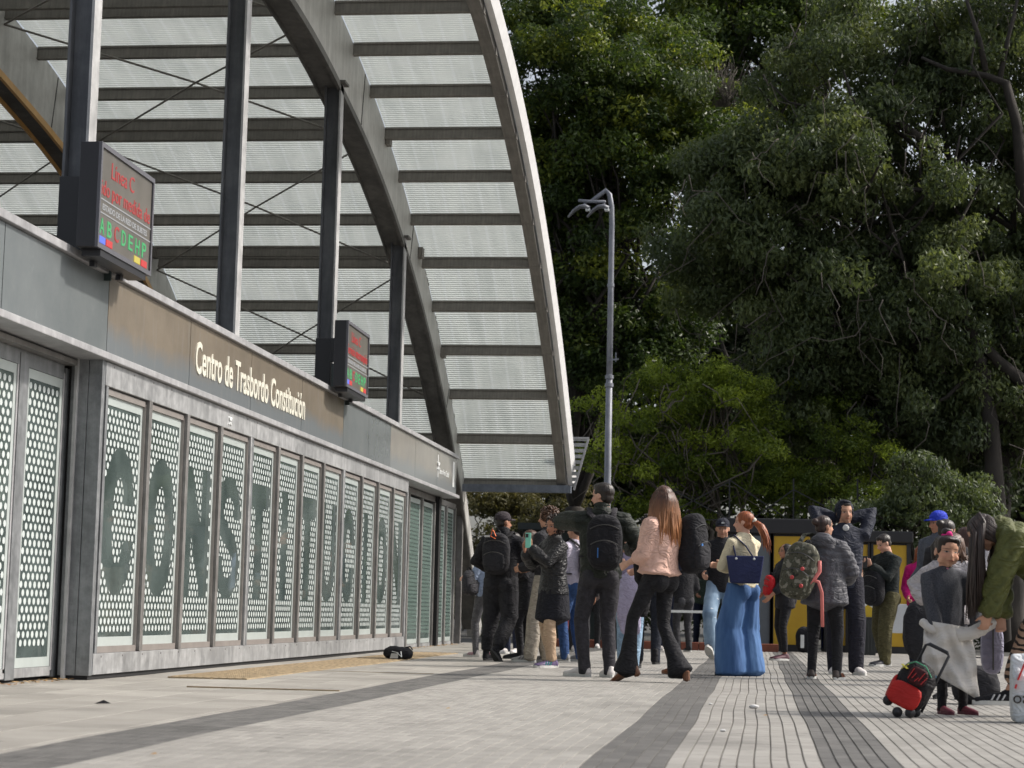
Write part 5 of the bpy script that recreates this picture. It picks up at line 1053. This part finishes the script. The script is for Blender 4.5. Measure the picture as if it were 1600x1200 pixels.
MB().prim(tube([(.20, -.02, .10), (.205, -.03, .0), (.17, -.05, -.06), (.10, -.06, -.12)], [(.02, .005)] * 4, 6, side=(1, 0, 0))).build('strap', m_cor, b, True); MB().prim(tube([(.13, -.05, -.08), (.20, -.05, -.1), (.23, -.04, -.2), (.235, -.03, -.52)], [(.017, .004)] * 4, 6, side=(1, 0, 0))).build('strap', m_cor, b, True)
MB().prim(tube([(-.02, .05, .26), (.02, .12, .36), (.06, .2, .37), (.07, .26, .3)], [(.025, .007)] * 4, 6, side=(1, 0, 0))).build('strap', m_camo, b, True)
for p in ((-.03, -.155, -.06), (.07, -.15, .02), (.06, -.16, -.14)): MB().prim(ell(p, (.02, .012, .02), 8, 6)).build('red_patch', plain('red_patch', (.5, .06, .06), .6), b)
# 16 hooded man with hands behind head
t, k = person(1319, 1054, 'tall bearded young man in dark hooded jacket with both hands behind his head', 1.84, 186, feet=[(-.06, .05, 0, 12, 0), (.05, -.02, 0, -14, 0)], hands=[(-.035, -.055, .885), (.035, -.055, .885)], poles=((-1, .3, -.42), (1, .3, -.42)), head=(14, 2))
body_mesh(k, t, SKB, .010, (((.9, .0, .25), (0, 1, 0), .3), ((-.9, .0, .25), (0, 1, 0), .3))); trousers(k, t, cloth((34, 34, 44)), 'loose', seed=32); top(k, t, cloth((36, 40, 54), .25, .7), -.04, .014, seed=19, amp=.018, name='jacket'); shoes(k, t, plain('white_shoe', (.6, .57, .56), .6), m_sole_w)
grow([hE(k, (0, -.11, .64), (.40, .45, .42), 18, 12), hE(k, (0, -.16, .25), (.36, .34, .34), 16, 10), hE(k, (.30, .06, .5), (.09, .16, .36)), hE(k, (-.30, .06, .5), (.09, .16, .36)), hE(k, (0, .10, .93), (.26, .22, .10))], 'hood', cloth((27, 30, 42), .25, .7), t, .010, 2, lambda c: wrinkle(c, 4, 26) * .010)
grow([hE(k, (0, .28, .80), (.20, .10, .07))], 'hair', H_DK, t, .009, 1, lambda c: wrinkle(c, 4, 90) * .008)
MB().prim(ell(k.nb + k.F * .055 * 1.84 - k.T * .012 * 1.84, (.035, .012, .035), 12, 8)).build('collar', plain('tshirt_white', (.5, .5, .5), .8), t, True)
# 17 person in beige behind
t, k = person(1346, 1021, 'person in pale beige top and black trousers half hidden behind the hooded man', 1.62, 200, fem=True, feet=[(-.06, 0, 0, 5, 0), (.06, .03, 0, -10, 0)], hands=[(-.1, .1, .55), (.1, .1, .55)])
body_mesh(k, t, SK1, .014); trousers(k, t, M_BLK, 'loose', seed=34); top(k, t, cloth((190, 158, 138), .12), -.06, .016, seed=20); shoes(k, t, M_BLK, m_sole_w); hair(k, t, H_DK, 'long', .05, 14)
# 18 man looking at phone
t, k = person(1385, 1041, 'stocky young man in dark green sweatshirt and olive trousers looking down at his phone', 1.68, 128, feet=[(-.05, .06, 0, 6, 0), (.06, -.05, 0, -20, 0)], hands=[(-.03, .17, .745), (.02, .175, .74)], poles=((-.5, -.2, -1), (.5, -.3, -1)), head=(-8, -22))
body_mesh(k, t, SK3, .010, ((None, (.4, .2, .6), .7), (None, (-.3, .3, .6), .7))); trousers(k, t, cloth((78, 74, 50), .3), 'cargo', seed=36, amp=.02, build=1.08); top(k, t, cloth((32, 38, 38), .25), -.01, .016, seed=21, amp=.016, build=1.1, name='sweatshirt'); shoes(k, t, plain('charcoal_shoe', (.04, .04, .05), .6), m_sole_w); hair(k, t, H_DK, 'short', seed=5)
ph = thing('phone', 'black phone in the hands of the man in the dark green sweatshirt', 'phone', tuple(at_person(t, k.arms[0][2] * .5 + k.arms[1][2] * .5 + [0, .07, .05])), 128 + 12)
MB().box(-.036, .036, -.005, .005, -.075, .075).build('case', m_case, ph, bevel=.006)
backpack(t, (-.02, .235, .98), (.17, .09, .23), M_BLK, 'black backpack worn on the front of the man looking at his phone', k=k, yaw=180, straps=False)
# 20 woman in pink
t, k = person(1440, 1042, 'red-haired woman with glasses in bright pink top smiling behind the little girl', 1.55, 172, fem=True, feet=[(-.05, 0, 0, 5, 0), (.05, .03, 0, -10, 0)], hands=[(-.1, .1, .5), (.1, .12, .56)], head=(4, 0))
body_mesh(k, t, SK3, .010); trousers(k, t, M_NAVY, 'loose', seed=38); top(k, t, cloth((196, 26, 116), .12, .8), -.03, .016, seed=22, amp=.012, build=1.1); shoes(k, t, M_BLK, m_sole_d); hair(k, t, H_RED, 'long', .03, 15); glasses(k, t)
# 21 blue cap man
t, k = person(1468, 1052, 'man in bright blue cap and grey sweatshirt standing behind the children', 1.83, 135, feet=[(-.06, 0, 0, 5, 0), (.06, .03, 0, -10, 0)], hands=[(-.1, .12, .55), (.1, .12, .56)], head=(-20, -6))
body_mesh(k, t, SK2, .010); trousers(k, t, M_BLK2, 'loose', seed=40); top(k, t, cloth((84, 88, 98), .15), -.03, .016, seed=23, build=1.05); shoes(k, t, M_BLK, m_sole_d); hair(k, t, H_DK, 'buzz'); cap_hat(k, t, cloth((40, 62, 190), .15, .7))
# yellow cap child beyond the table
t, k = person(1413, 1016, 'small person in yellow cap and dark coat behind the white table', 1.62, 180, feet=[(-.05, 0, 0, 5, 0), (.05, .03, 0, -10, 0)], hands=[(-.08, .14, .58), (.08, .14, .6)], child=0)
body_mesh(k, t, SK1, .015); trousers(k, t, M_BLK, 'loose', seed=41, voxel=.02); top(k, t, M_NAVY, -.05, .02, seed=24, voxel=.02); shoes(k, t, M_BLK, m_sole_d); cap_hat(k, t, cloth((214, 168, 30), .1, .8), 'beanie')
# 22 dark-haired woman with big black coat
t, k = person(1484, 1072, 'woman with dark hair tied up holding a big black bag behind the little girl', 1.52, 150, fem=True, feet=[(-.05, 0, 0, 5, 0), (.05, .03, 0, -10, 0)], hands=[(-.1, .12, .6), (.1, .12, .6)], head=(160, -10), lean=8)
body_mesh(k, t, SK1, .012); trousers(k, t, cloth((140, 176, 200), .2), 'jeans', seed=42); top(k, t, M_BLK2, -.04, .02, seed=25); shoes(k, t, M_BLK, m_sole_d); hair(k, t, H_DK, 'bun', seed=16)
b = thing('duffel_bag', 'large rounded black bag hanging between the pink woman and the girl', 'bag', tuple(on_depth(1443, 1040, 19.5)))
grow([rbox((.0, 0, .33), (.20, .14, .30), 2.6, 22, 14), ell((.03, 0, .56), (.13, .1, .12))], 'bag_body', M_BLK2, b, .014, 2, lambda c: wrinkle(c * [1, 1, .4], 19, 14) * .03); MB().prim(tube([(.0, 0, .62), (.05, .0, .74), (.14, 0, .80)], [(.02, .006)] * 3, 6, side=(0, 1, 0))).build('handle', M_BLK, b, True)
# 27 brown hair behind
t, k = person(1508, 1066, 'brown-haired person mostly hidden behind the bending woman', 1.50, 40, fem=True, feet=[(-.05, 0, 0, 5, 0), (.05, .03, 0, -10, 0)])
body_mesh(k, t, SK1, .014); trousers(k, t, M_BLK, 'jeans', seed=44, voxel=.018); top(k, t, M_BLK2, -.03, .02, seed=26, voxel=.018); shoes(k, t, M_BLK, m_sole_d); hair(k, t, hairmat((44, 26, 22), (86, 56, 46)), 'long', .05, 17)
# 26 man with black cap and grey hood
t, k = person(1556, 1052, 'man in black beanie and grey hooded top behind the bending woman', 1.80, 60, feet=[(-.05, 0, 0, 5, 0), (.05, .03, 0, -10, 0)], head=(20, -14), lean=8)
body_mesh(k, t, SK1, .012); trousers(k, t, M_BLK2, 'jeans', seed=45, voxel=.018); top(k, t, cloth((128, 128, 136), .15), -.03, .02, seed=27, hood=1.6); shoes(k, t, M_BLK, m_sole_d); cap_hat(k, t, cloth((20, 22, 28), .2), 'beanie')
# 24 child in fluffy white jacket
m_fl = cloth((206, 200, 202), .1, .95, 1.2, 60)
t, k = person(1489, 1092, 'child in fluffy white jacket with pink cuffs behind the little girl', 1.22, 160, fem=False, child=.8, feet=[(-.05, 0, 0, 5, 0), (.05, .03, 0, -10, 0)], hands=[(-.13, .10, .70), (.16, .06, .60)], poles=((-1, -.2, -.3), (1, -.2, -.5)), head=(-30, -10))
body_mesh(k, t, SK1, .011); trousers(k, t, cloth((60, 60, 66)), 'slim', seed=46, voxel=.016); top(k, t, m_fl, -.06, .03, seed=28, amp=.016, wrk=50, name='fluffy_jacket'); shoes(k, t, M_BLK, m_sole_d); hair(k, t, H_BR, 'long', .03, 18)
q = k.arms[0]; MB().prim(tube([q[1] * .35 + q[2] * .65, q[1] * .2 + q[2] * .8], [.05, .05], 12)).build('cuff', plain('hot_pink', (.55, .03, .25), .8), t, True)
# 23 little girl with trolley
g = N('heather_knit'); ns = g.noise(130, 4, rough=.8); n2 = g.noise(14, 3, stretch=(1, 1, .3)); m_kn = g.set(.95, 0, g.mix(.4, g.ramp(ns, [(.35, (.018, .02, .028)), (.65, (.13, .135, .155))]), g.ramp(n2, [(.3, (.03, .032, .042)), (.7, (.09, .095, .11))]))); g.bump(ns, .6, .01)
t, k = person(1478, 1116, 'little girl in grey knit sweater with pink hair tie facing the camera', 1.07, 192, child=1.4, feet=[(-.10, .0, 0, 22, 0), (.035, .03, 0, 12, 0)], hands=[(-.16, .07, .52), (.085, .12, .425)], poles=((-.9, -.6, -.4), (.6, -1, -.3)), head=(8, -3), headroll=4)
body_mesh(k, t, skin((206, 158, 132)), .0075, ((None,), (None, None, .9)), dec=.9); trousers(k, t, M_BLK, 'slim', seed=47, name='leggings', amp=.008); top(k, t, m_kn, -.10, .016, seed=29, amp=.014, style='loose', name='sweater', wrk=16, wide=.006)
shoes(k, t, plain('maroon_clog', (.13, .018, .035), .6), plain('maroon_sole', (.10, .015, .03), .6), 'clog'); h_ = hair(k, t, hairmat((16, 12, 11), (48, 36, 30)), 'back', seed=19, voxel=.008)
hb_ = [hE(k, (0, -.12, 1.10), (.17, .17, .14)), tube([H2W(k, (.1, -.30, .9)), H2W(k, (.22, -.42, .6)), H2W(k, (.25, -.36, .2))], [.12 * k.hh, .15 * k.hh, .07 * k.hh], 10)]
grow(hb_, 'hair_bun', hairmat((16, 12, 11), (48, 36, 30)), h_, .008, 1, lambda c: wrinkle(c, 6, 60) * .010)
MB().prim(tube([H2W(k, (.13 * math.cos(a), -.10 + .13 * math.sin(a), .985)) for a in np.linspace(0, 6.28, 12)], [.045 * k.hh] * 12, 8)).prim(ell(H2W(k, (.0, .06, 1.04)), (.10 * k.hh, .07 * k.hh, .09 * k.hh))).build('hair_tie', plain('hot_pink', (.75, .03, .25), .8), t, True)
MB().prim(ell(k.nb + k.F * .05 - k.T * .02, (.018, .008, .03), 10, 6)).build('collar_trim', plain('pink_trim', (.5, .2, .28), .8), t, True)
gp = np.array(t.location)
def gl(px, py, dy=0): return np.array([(px - 1478) * .00411, dy, .58 + (966 - py) * .00411])
ct = thing('coat', 'pale grey child coat hanging off the waist of the little girl', 'coat', tuple(gp))
cor = [gl(1444, 966), gl(1513, 976), gl(1438, 1036), gl(1526, 1086)]; V = []; nu, nv = 26, 26
for side_ in (0, 1):
    for j in range(nv):
        for i in range(nu):
            u, v = i / (nu - 1), j / (nv - 1); p = cor[0] * (1 - u) * (1 - v) + cor[1] * u * (1 - v) + cor[2] * (1 - u) * v + cor[3] * u * v
            bulge = -.13 - .05 * math.sin(math.pi * u) - .03 * v + .026 * math.sin(9 * u + 5 * v) + .016 * math.sin(19 * u - 9 * v + 1) + .020 * math.sin(10 * v - 6 * u) + .010 * math.sin(23 * v + 11 * u); edge = min(u, 1 - u, v, 1 - v)
            V.append((p[0], bulge + side_ * (.004 + .03 * min(1, edge * 8)), p[2]))
F = [(j * nu + i, j * nu + i + 1, (j + 1) * nu + i + 1, (j + 1) * nu + i) for j in range(nv - 1) for i in range(nu - 1)]; n = nu * nv
F += [tuple(q + n for q in f[::-1]) for f in F]; F += [(i, n + i, n + i + 1, i + 1) for i in range(nu - 1)] + [((nv - 1) * nu + i, (nv - 1) * nu + i + 1, n + (nv - 1) * nu + i + 1, n + (nv - 1) * nu + i) for i in range(nu - 1)]
F += [(j * nu, (j + 1) * nu, n + (j + 1) * nu, n + j * nu) for j in range(nv - 1)] + [(j * nu + nu - 1, n + j * nu + nu - 1, n + (j + 1) * nu + nu - 1, (j + 1) * nu + nu - 1) for j in range(nv - 1)]
m_coat = cloth((214, 209, 203), .06, .8, .3, 7); MB().add(V, F).build('coat_body', m_coat, ct, True)
grow([tube([gl(1490, 990, -.16), gl(1512, 984, -.18), gl(1530, 976, -.18), gl(1548, 966, -.17)], [.035, .045, .04, .035], 12), tube([gl(1440, 968, -.08), gl(1456, 980, -.14), gl(1480, 984, -.16), gl(1500, 986, -.17)], [.03, .03, .03, .04], 10)], 'sleeve', m_coat, ct, .010, 2, lambda c: wrinkle(c, 3, 40) * .014)
# trolley
tr = thing('trolley_bag', 'red and black wheeled school bag held by the little girl', 'trolley bag', tuple(on_ground(1421, 1121)), 0)
Mt = np.array(Matrix.Rotation(R_(26), 3, 'Y')) @ rot(-24)
def T_(p): return Mt @ np.array(p, float) + [-.045, 0, .045]
m_tb = cloth((26, 24, 28), .3, .6); m_tr = cloth((172, 34, 30), .12, .5, .2, 8)
grow([rbox(T_((0, 0, .155)), (.115, .075, .14), 3., 22, 14, Mt), rbox(T_((0, 0, .235)), (.10, .07, .075), 2.3, 20, 12, Mt)], 'bag_body', m_tb, tr, .010, 2, lambda c: wrinkle(c, 5, 26) * .010)
grow([rbox(T_((0, -.075, .085)), (.105, .022, .075), 3.5, 20, 12, Mt), rbox(T_((-.108, -.01, .10)), (.014, .06, .085), 3.5, 16, 10, Mt)], 'red_panel', m_tr, tr, .009, 2, lambda c: wrinkle(c, 6, 30) * .005)
grow([rbox(T_((.025, -.078, .22)), (.062, .016, .055), 3.5, 18, 12, Mt)], 'front_pocket', cloth((60, 22, 26), .5, .6, .3, 40), tr, .009, 2)
z = MB()
for i in range(5): z.bar(T_((-.02 + .022 * i, -.096, .185 + .012 * (i % 2))), T_((-.01 + .024 * i, -.096, .255 - .02 * (i % 3))), .011, .004)
z.build('red_print', plain('red_print', (.55, .03, .03), .5), tr)
z = MB().bar(T_((-.10, -.068, .245)), T_((-.055, -.076, .235)), .02, .004).bar(T_((-.09, -.072, .22)), T_((-.06, -.08, .262)), .012, .004); z.build('yellow_patch', plain('yellow_patch', (.55, .5, .06), .5), tr)
MB().prim(tube([T_((-.085, -.03, .26)), T_((-.03, -.07, .295)), T_((.04, -.07, .295)), T_((.09, -.04, .25))], [.004] * 4, 6)).build('green_piping', plain('green_piping', (.08, .35, .2), .5), tr)
MB().prim(tube([T_((.09, .07, .04)), T_((.09, .07, .415)), T_((.07, .07, .43)), T_((-.05, .07, .43)), T_((-.07, .07, .415)), T_((-.07, .07, .04))], [.009, .009, .012, .012, .009, .009], 8)).build('pull_handle', m_case, tr, True)
for x, y in ((.0, -.06), (.085, -.05), (.085, .06), (-.085, -.05)):
    c = T_((x, y, -.02 if x >= 0 else .012)); c[2] = .032 if x >= 0 else c[2]; w_ = MB(); w_.prim(tube([c - [.0, .012, 0], c + [.0, .012, 0]], [.031, .031], 16)); w_.build('wheel', m_case, tr, False, bevel=.003)
# bending woman
g = N('tiger_print'); wv = g.n('TexWave'); wv.bands_direction = 'Z'; wv.inputs['Scale'].default_value = 5.2; wv.inputs['Distortion'].default_value = 7.5; wv.inputs['Detail'].default_value = 2.2; wv.inputs['Detail Scale'].default_value = 1.6
mp = g.n('Mapping'); mp.inputs['Rotation'].default_value = (.0, .35, .0); mp.inputs['Scale'].default_value = (.8, .8, 1.5); g.l(g.n('TexCoord').outputs['Object'], mp.inputs[0]); g.l(mp.outputs[0], wv.inputs[0])
m_tig = g.set(.85, 0, g.ramp(wv.outputs['Fac'], [(.36, lin((34, 28, 26))), (.46, lin((168, 138, 116)))])); g.bump(g.noise(12, 4), .4, .02)
t, k = person(1566, 1121, 'woman bending over in olive green puffer jacket and tiger print trousers', 1.58, 94, fem=True, feet=[(.02, .0, 0, 2, 0), (.12, -.30, 0, -10, 0)], oy=-.38, hipz=.525, lean=50, hands=[(-.04, .075, .345), (.02, .0, .38)], poles=((-.5, .3, .1), (.5, .4, .1)), head=(12, -50), kpole=((0, 1, 0), (0, 1, 0)), headfwd=.0, headoff=(0, .01, -.10))
body_mesh(k, t, SK1, .009, ((None, None, .8), (None, None, .8))); trousers(k, t, m_tig, 'tiger', seed=48, amp=.016, hem=.20); o = top(k, t, cloth((84, 88, 46), .2, .55), -.03, .04, seed=30, amp=.014, puff=.020, name='puffer_jacket', build=1.1, collar=.03)
shoes(k, t, M_BLK, m_sole_w, accent=plain('white_stripe', (.6, .6, .6), .6), L=.15); hair(k, t, hairmat((22, 16, 15), (62, 46, 40)), 'long', .13, 20)
q = k.pel + k.F * .12 + k.T * .15; MB().prim(tube([k.waist + k.F * .115 + k.S * .12, k.pel + k.F * .12 + k.T * .05 + k.S * .14, k.pel + k.F * .13 + k.T * .06 + k.S * .10], [.005] * 3, 6)).build('zip_pull', m_wht, t)
hm = hairmat((22, 16, 15), (62, 46, 40)); hp_ = []; r2 = np.random.default_rng(5)
for j in range(150):
    x0 = -.38 + .5 * r2.random(); y0 = -.28 + .48 * r2.random(); L2 = .30 + .16 * r2.random()
    a0, b0 = H2W(k, (x0 * .5, y0 - .1, .97)), H2W(k, (x0 - .12, y0 + .1, .72)); q0 = b0 + np.array([-.012, .01, -.10]); e0 = q0 + np.array([r2.normal() * .012, .01 + r2.normal() * .014, -L2])
    hp_.append(tube([a0, b0, q0, (q0 + e0) / 2 + r2.normal(size=3) * .006, e0], [.006, .010, .011, .008, .001], 6))
_hb = MB()
for q_ in hp_: _hb.prim(q_)
_hb.build('hanging_hair', hm, t, True, kind='stuff')
b = thing('duffel_bag', 'black duffel bag on the ground between the girl and the bending woman', 'bag', tuple(on_ground(1524, 1101)))
grow([rbox((0, 0, .14), (.17, .11, .135), 2.8, 22, 14)], 'bag_body', M_BLK2, b, .012, 2, lambda c: wrinkle(c, 21, 16) * .022); MB().prim(tube([(-.10, 0, .24), (-.06, 0, .33), (.06, 0, .33), (.10, 0, .24)], [(.014, .005)] * 4, 6, side=(0, 1, 0))).build('handle', M_BLK, b, True)
b = thing('plastic_bag', 'big white plastic shopping bag with red mark at the right edge', 'bag', tuple(on_ground(1624, 1130)))
_v, _f = rbox((.05, 0, .225), (.21, .09, .225), 14, 64, 48); _v = np.array(_v); _v[:, 1] *= 1 - .75 * np.clip((_v[:, 2] - .25) / .2, 0, 1); _v[:, 2] += .05 * np.clip((_v[:, 2] - .3) / .15, 0, 1) * np.sin(_v[:, 0] * 14)
_v = _v + np.c_[wrinkle(_v, 3, 14) * .012, wrinkle(_v, 22, 12) * .035 * np.sign(_v[:, 1]), wrinkle(_v, 5, 20) * .006]
MB().add(_v, _f).build('bag_body', cloth((206, 212, 216), .06, .35, .5, 7), b, True)
MB().bar((-.085, -.105, .37), (-.135, -.105, .25), .035, .008).bar((-.143, -.105, .225), (-.150, -.105, .20), .035, .008).build('red_mark', plain('red_ink', (.6, .02, .02), .5), b); put_text('oa', .10, (-.165, -.100, .115), '-Y', m_kt, b, ext=.004)
b = thing('backpack', 'lavender grey child backpack with purple patterned top held by the bending woman', 'backpack', tuple(on_depth(1550, 1012, 13.1)), 0)
grow([rbox((0, 0, 0), (.075, .06, .165), 3.2, 20, 14)], 'bag_body', cloth((140, 138, 158), .12, .7), b, .011, 2, lambda c: wrinkle(c * [1, 1, .3], 23, 22) * .014)
g = N('purple_print'); v = g.n('TexVoronoi'); v.inputs['Scale'].default_value = 70; g.l(g.n('TexCoord').outputs['Object'], v.inputs[0]); mxx = g.n('SeparateColor'); g.l(v.outputs['Color'], mxx.inputs[0]); m_pur = g.set(.6, 0, g.ramp(mxx.outputs[0], [(.2, (.03, .02, .07)), (.5, (.16, .08, .32)), (.7, (.5, .3, .45)), (.9, (.6, .05, .2))]))
grow([rbox((.01, 0, .17), (.085, .065, .05), 2.4, 20, 12, np.array(Matrix.Rotation(-.5, 3, 'Y')))], 'patterned_flap', m_pur, b, .010, 2); MB().box(-.005, .005, -.068, -.058, -.14, .12).build('zip', plain('zip_grey', (.09, .09, .09), .4, .5), b)
MB().prim(tube([(.04, 0, .19), (.05, 0, .25), (.03, 0, .30)], [(.012, .005)] * 3, 6)).build('handle', M_BLK, b, True)
# bag lying by the wall
b = thing('sports_bag', 'small black sports bag with white label lying on the tactile strip by the wall', 'bag', tuple(on_ground(622, 1031)))
grow([rbox((0, 0, .075), (.175, .11, .075), 2.6, 22, 14), ell((-.05, 0, .10), (.10, .09, .06))], 'bag_body', M_BLK, b, .010, 2, lambda c: wrinkle(c, 25, 20) * .016)
MB().add([(-.075, -.118, .02), (.02, -.12, .02), (.02, -.112, .075), (-.06, -.110, .075)], [(0, 1, 2, 3)]).build('label', plain('label_white', (.5, .5, .48), .7), b)
MB().bar((-.055, -.108, .098), (.02, -.116, .083), .012, .006).bar((.0, -.116, .09), (.062, -.122, .035), .014, .006).bar((.062, -.122, .035), (.05, -.112, .10), .012, .006).build('white_mark', m_wht, b)
MB().prim(tube([(.08, .0, .14), (.14, -.02, .155), (.17, -.03, .12)], [.008] * 3, 6)).build('handle', M_BLK, b, True)
# people far behind, seen between the others
far = [(905, 1019, 1.72, 20, M_BLK, M_BLK2, 'person in black standing far behind the blue jeans'), (955, 1017, 1.64, 200, M_NAVY, M_BLK, 'person in navy top far behind the puffer jacket man'), (1042, 1016, 1.68, 170, M_BLK2, M_NAVY, 'person in dark clothes and pale shoes far behind the flared jeans'), (1068, 1018, 1.6, 30, M_BLK, M_GREY, 'person in black far behind the big backpack'), (800, 1021, 1.7, 160, M_BLK, M_NAVY, 'dark-clothed person in the shade behind the woman with glasses'),
       (1246, 1018, 1.55, 10, M_BLK2, cloth((110, 26, 58)), 'person in burgundy trousers behind the woman with the red bag'), (1296, 1018, 1.66, 190, cloth((50, 54, 84)), cloth((44, 56, 120)), 'person in blue trousers far behind the grey puffer jacket'), (870, 1019, 1.66, 190, M_BLK, cloth((84, 30, 40)), 'person in dark red trousers far behind the woman filming')]
far += [(1328, 1016, 1.62, 150, cloth((150, 46, 50)), M_BLK, 'person in dull red top far behind the hooded man'), (1206, 1016, 1.6, 190, cloth((120, 124, 130)), M_BLK2, 'person in grey top in front of the kiosk window'), (1428, 1019, 1.66, 170, cloth((60, 66, 84)), M_BLK, 'person in slate blue top behind the white stall table'), (1502, 1012, 1.7, 160, cloth((150, 150, 155)), M_NAVY, 'person in pale grey top far behind the dark hair bun'),
        (990, 1015, 1.7, 10, cloth((92, 76, 66)), M_BLK, 'person in brown jacket far behind the lavender coat'), (1095, 1013, 1.64, 200, cloth((70, 84, 74)), M_NAVY, 'person in sage top far behind the ripped jeans'), (925, 1012, 1.62, 180, cloth((110, 96, 92)), M_BLK2, 'person in taupe top far behind the raised arm'), (832, 1014, 1.66, 170, M_NAVY, M_BLK, 'person in navy in the shade under the eave')]
for i, (x, y, H_, yw, c1, c2, lb) in enumerate(far):
    t, k = person(x, y, lb, H_, yw, group='people far behind the crowd', fem=i % 2 == 1, hands=[(-.08, .14, .58), (.1, .12, .58)] if i % 2 else None)
    body_mesh(k, t, SK2, .016); trousers(k, t, c2, 'jeans', seed=60 + i, voxel=.02); top(k, t, c1, -.04, .02, seed=70 + i, voxel=.02); shoes(k, t, plain('white_shoe', (.6, .57, .56), .6) if i % 2 == 0 else M_BLK, m_sole_w); hair(k, t, H_DK, 'short' if i % 2 == 0 else 'long', .05, i, .014)
b = thing('backpack', 'black and white backpack standing on the ground by the yellow kiosk', 'backpack', tuple(on_ground(1258, 1020))); grow([rbox((0, 0, .22), (.16, .1, .22), 3)], 'bag_body', M_BLK, b, .016, 2, lambda c: wrinkle(c, 31, 18) * .02); MB().box(-.08, -.02, -.115, -.1, .08, .3).build('white_stripe', m_wht, b)
# litter
for (x, y, s, lb) in ((1178, 1107, .025, 'white crumpled paper on the middle paving'), (1130, 1143, .012, 'tiny white paper scrap nearer the camera'), (1110, 1101, .010, 'small white scrap on the dark paver stripe')):
    p = on_ground(x, y); b = thing('paper_scrap', lb, 'litter', (p[0], p[1], float(relief(p[0], p[1])))); grow([rbox((0, 0, s * .5), (s * 1.3, s, s * .5), 2.5)], 'paper', plain('paper_white', (.62, .62, .62), .8), b, s * .2, 0, lambda c: wrinkle(c, 3, 200) * s * .5)
p = on_ground(160, 1101); b = thing('scrap', 'small dark curled scrap lying on the smooth tiles at the left', 'litter', (p[0], p[1], .004)); MB().add([(-.05, 0, .0), (.0, .02, .022), (.05, .0, .004), (.0, -.02, .004)], [(0, 1, 2), (0, 2, 3)]).build('scrap_body', M_BLK, b)
lv = MB()
for i in range(420):
    x = -5.2 + abs(rng.normal()) * .09; y = rng.uniform(10, 14.4) if i < 300 else rng.uniform(28, 34); s = .012 + .02 * rng.random(); a = rng.random() * 6.28; c_, d_ = math.cos(a) * s, math.sin(a) * s
    if i >= 300: x = -5.15 + abs(rng.normal()) * .08
    lv.add([(x - c_, y - d_, .008), (x + d_ * .5, y - c_ * .5, .014), (x + c_, y + d_, .007 + rng.random() * .012), (x - d_ * .5, y + c_ * .5, .010)], [(0, 1, 2, 3)])
g = N('dry_leaf'); oi = g.noise(3, 3, coord='Object'); m_dry = g.set(.9, 0, g.ramp(oi, [(.3, (.22, .10, .035)), (.6, (.38, .24, .10)), (.8, (.45, .38, .28))])); lv.build('fallen_leaves', m_dry, None, kind='stuff')
for (x, y, lb) in ((330, 1062, 'dry leaf beside the yellow tactile strip'), (700, 1108, 'dry leaf on the pale paving below the small sports bag'), (1196, 1119, 'reddish dry leaf just below the crumpled white paper'), (240, 1180, 'dry leaf near the bottom left corner by the dark stripe')):
    p = on_ground(x, y); _n = MB().add([(p[0] - .015, p[1], .004), (p[0], p[1] + .02, .010), (p[0] + .016, p[1] + .003, .006), (p[0], p[1] - .014, .005)], [(0, 1, 2, 3)]).build('dry_leaf', m_dry, None, label=lb, cat='leaf')
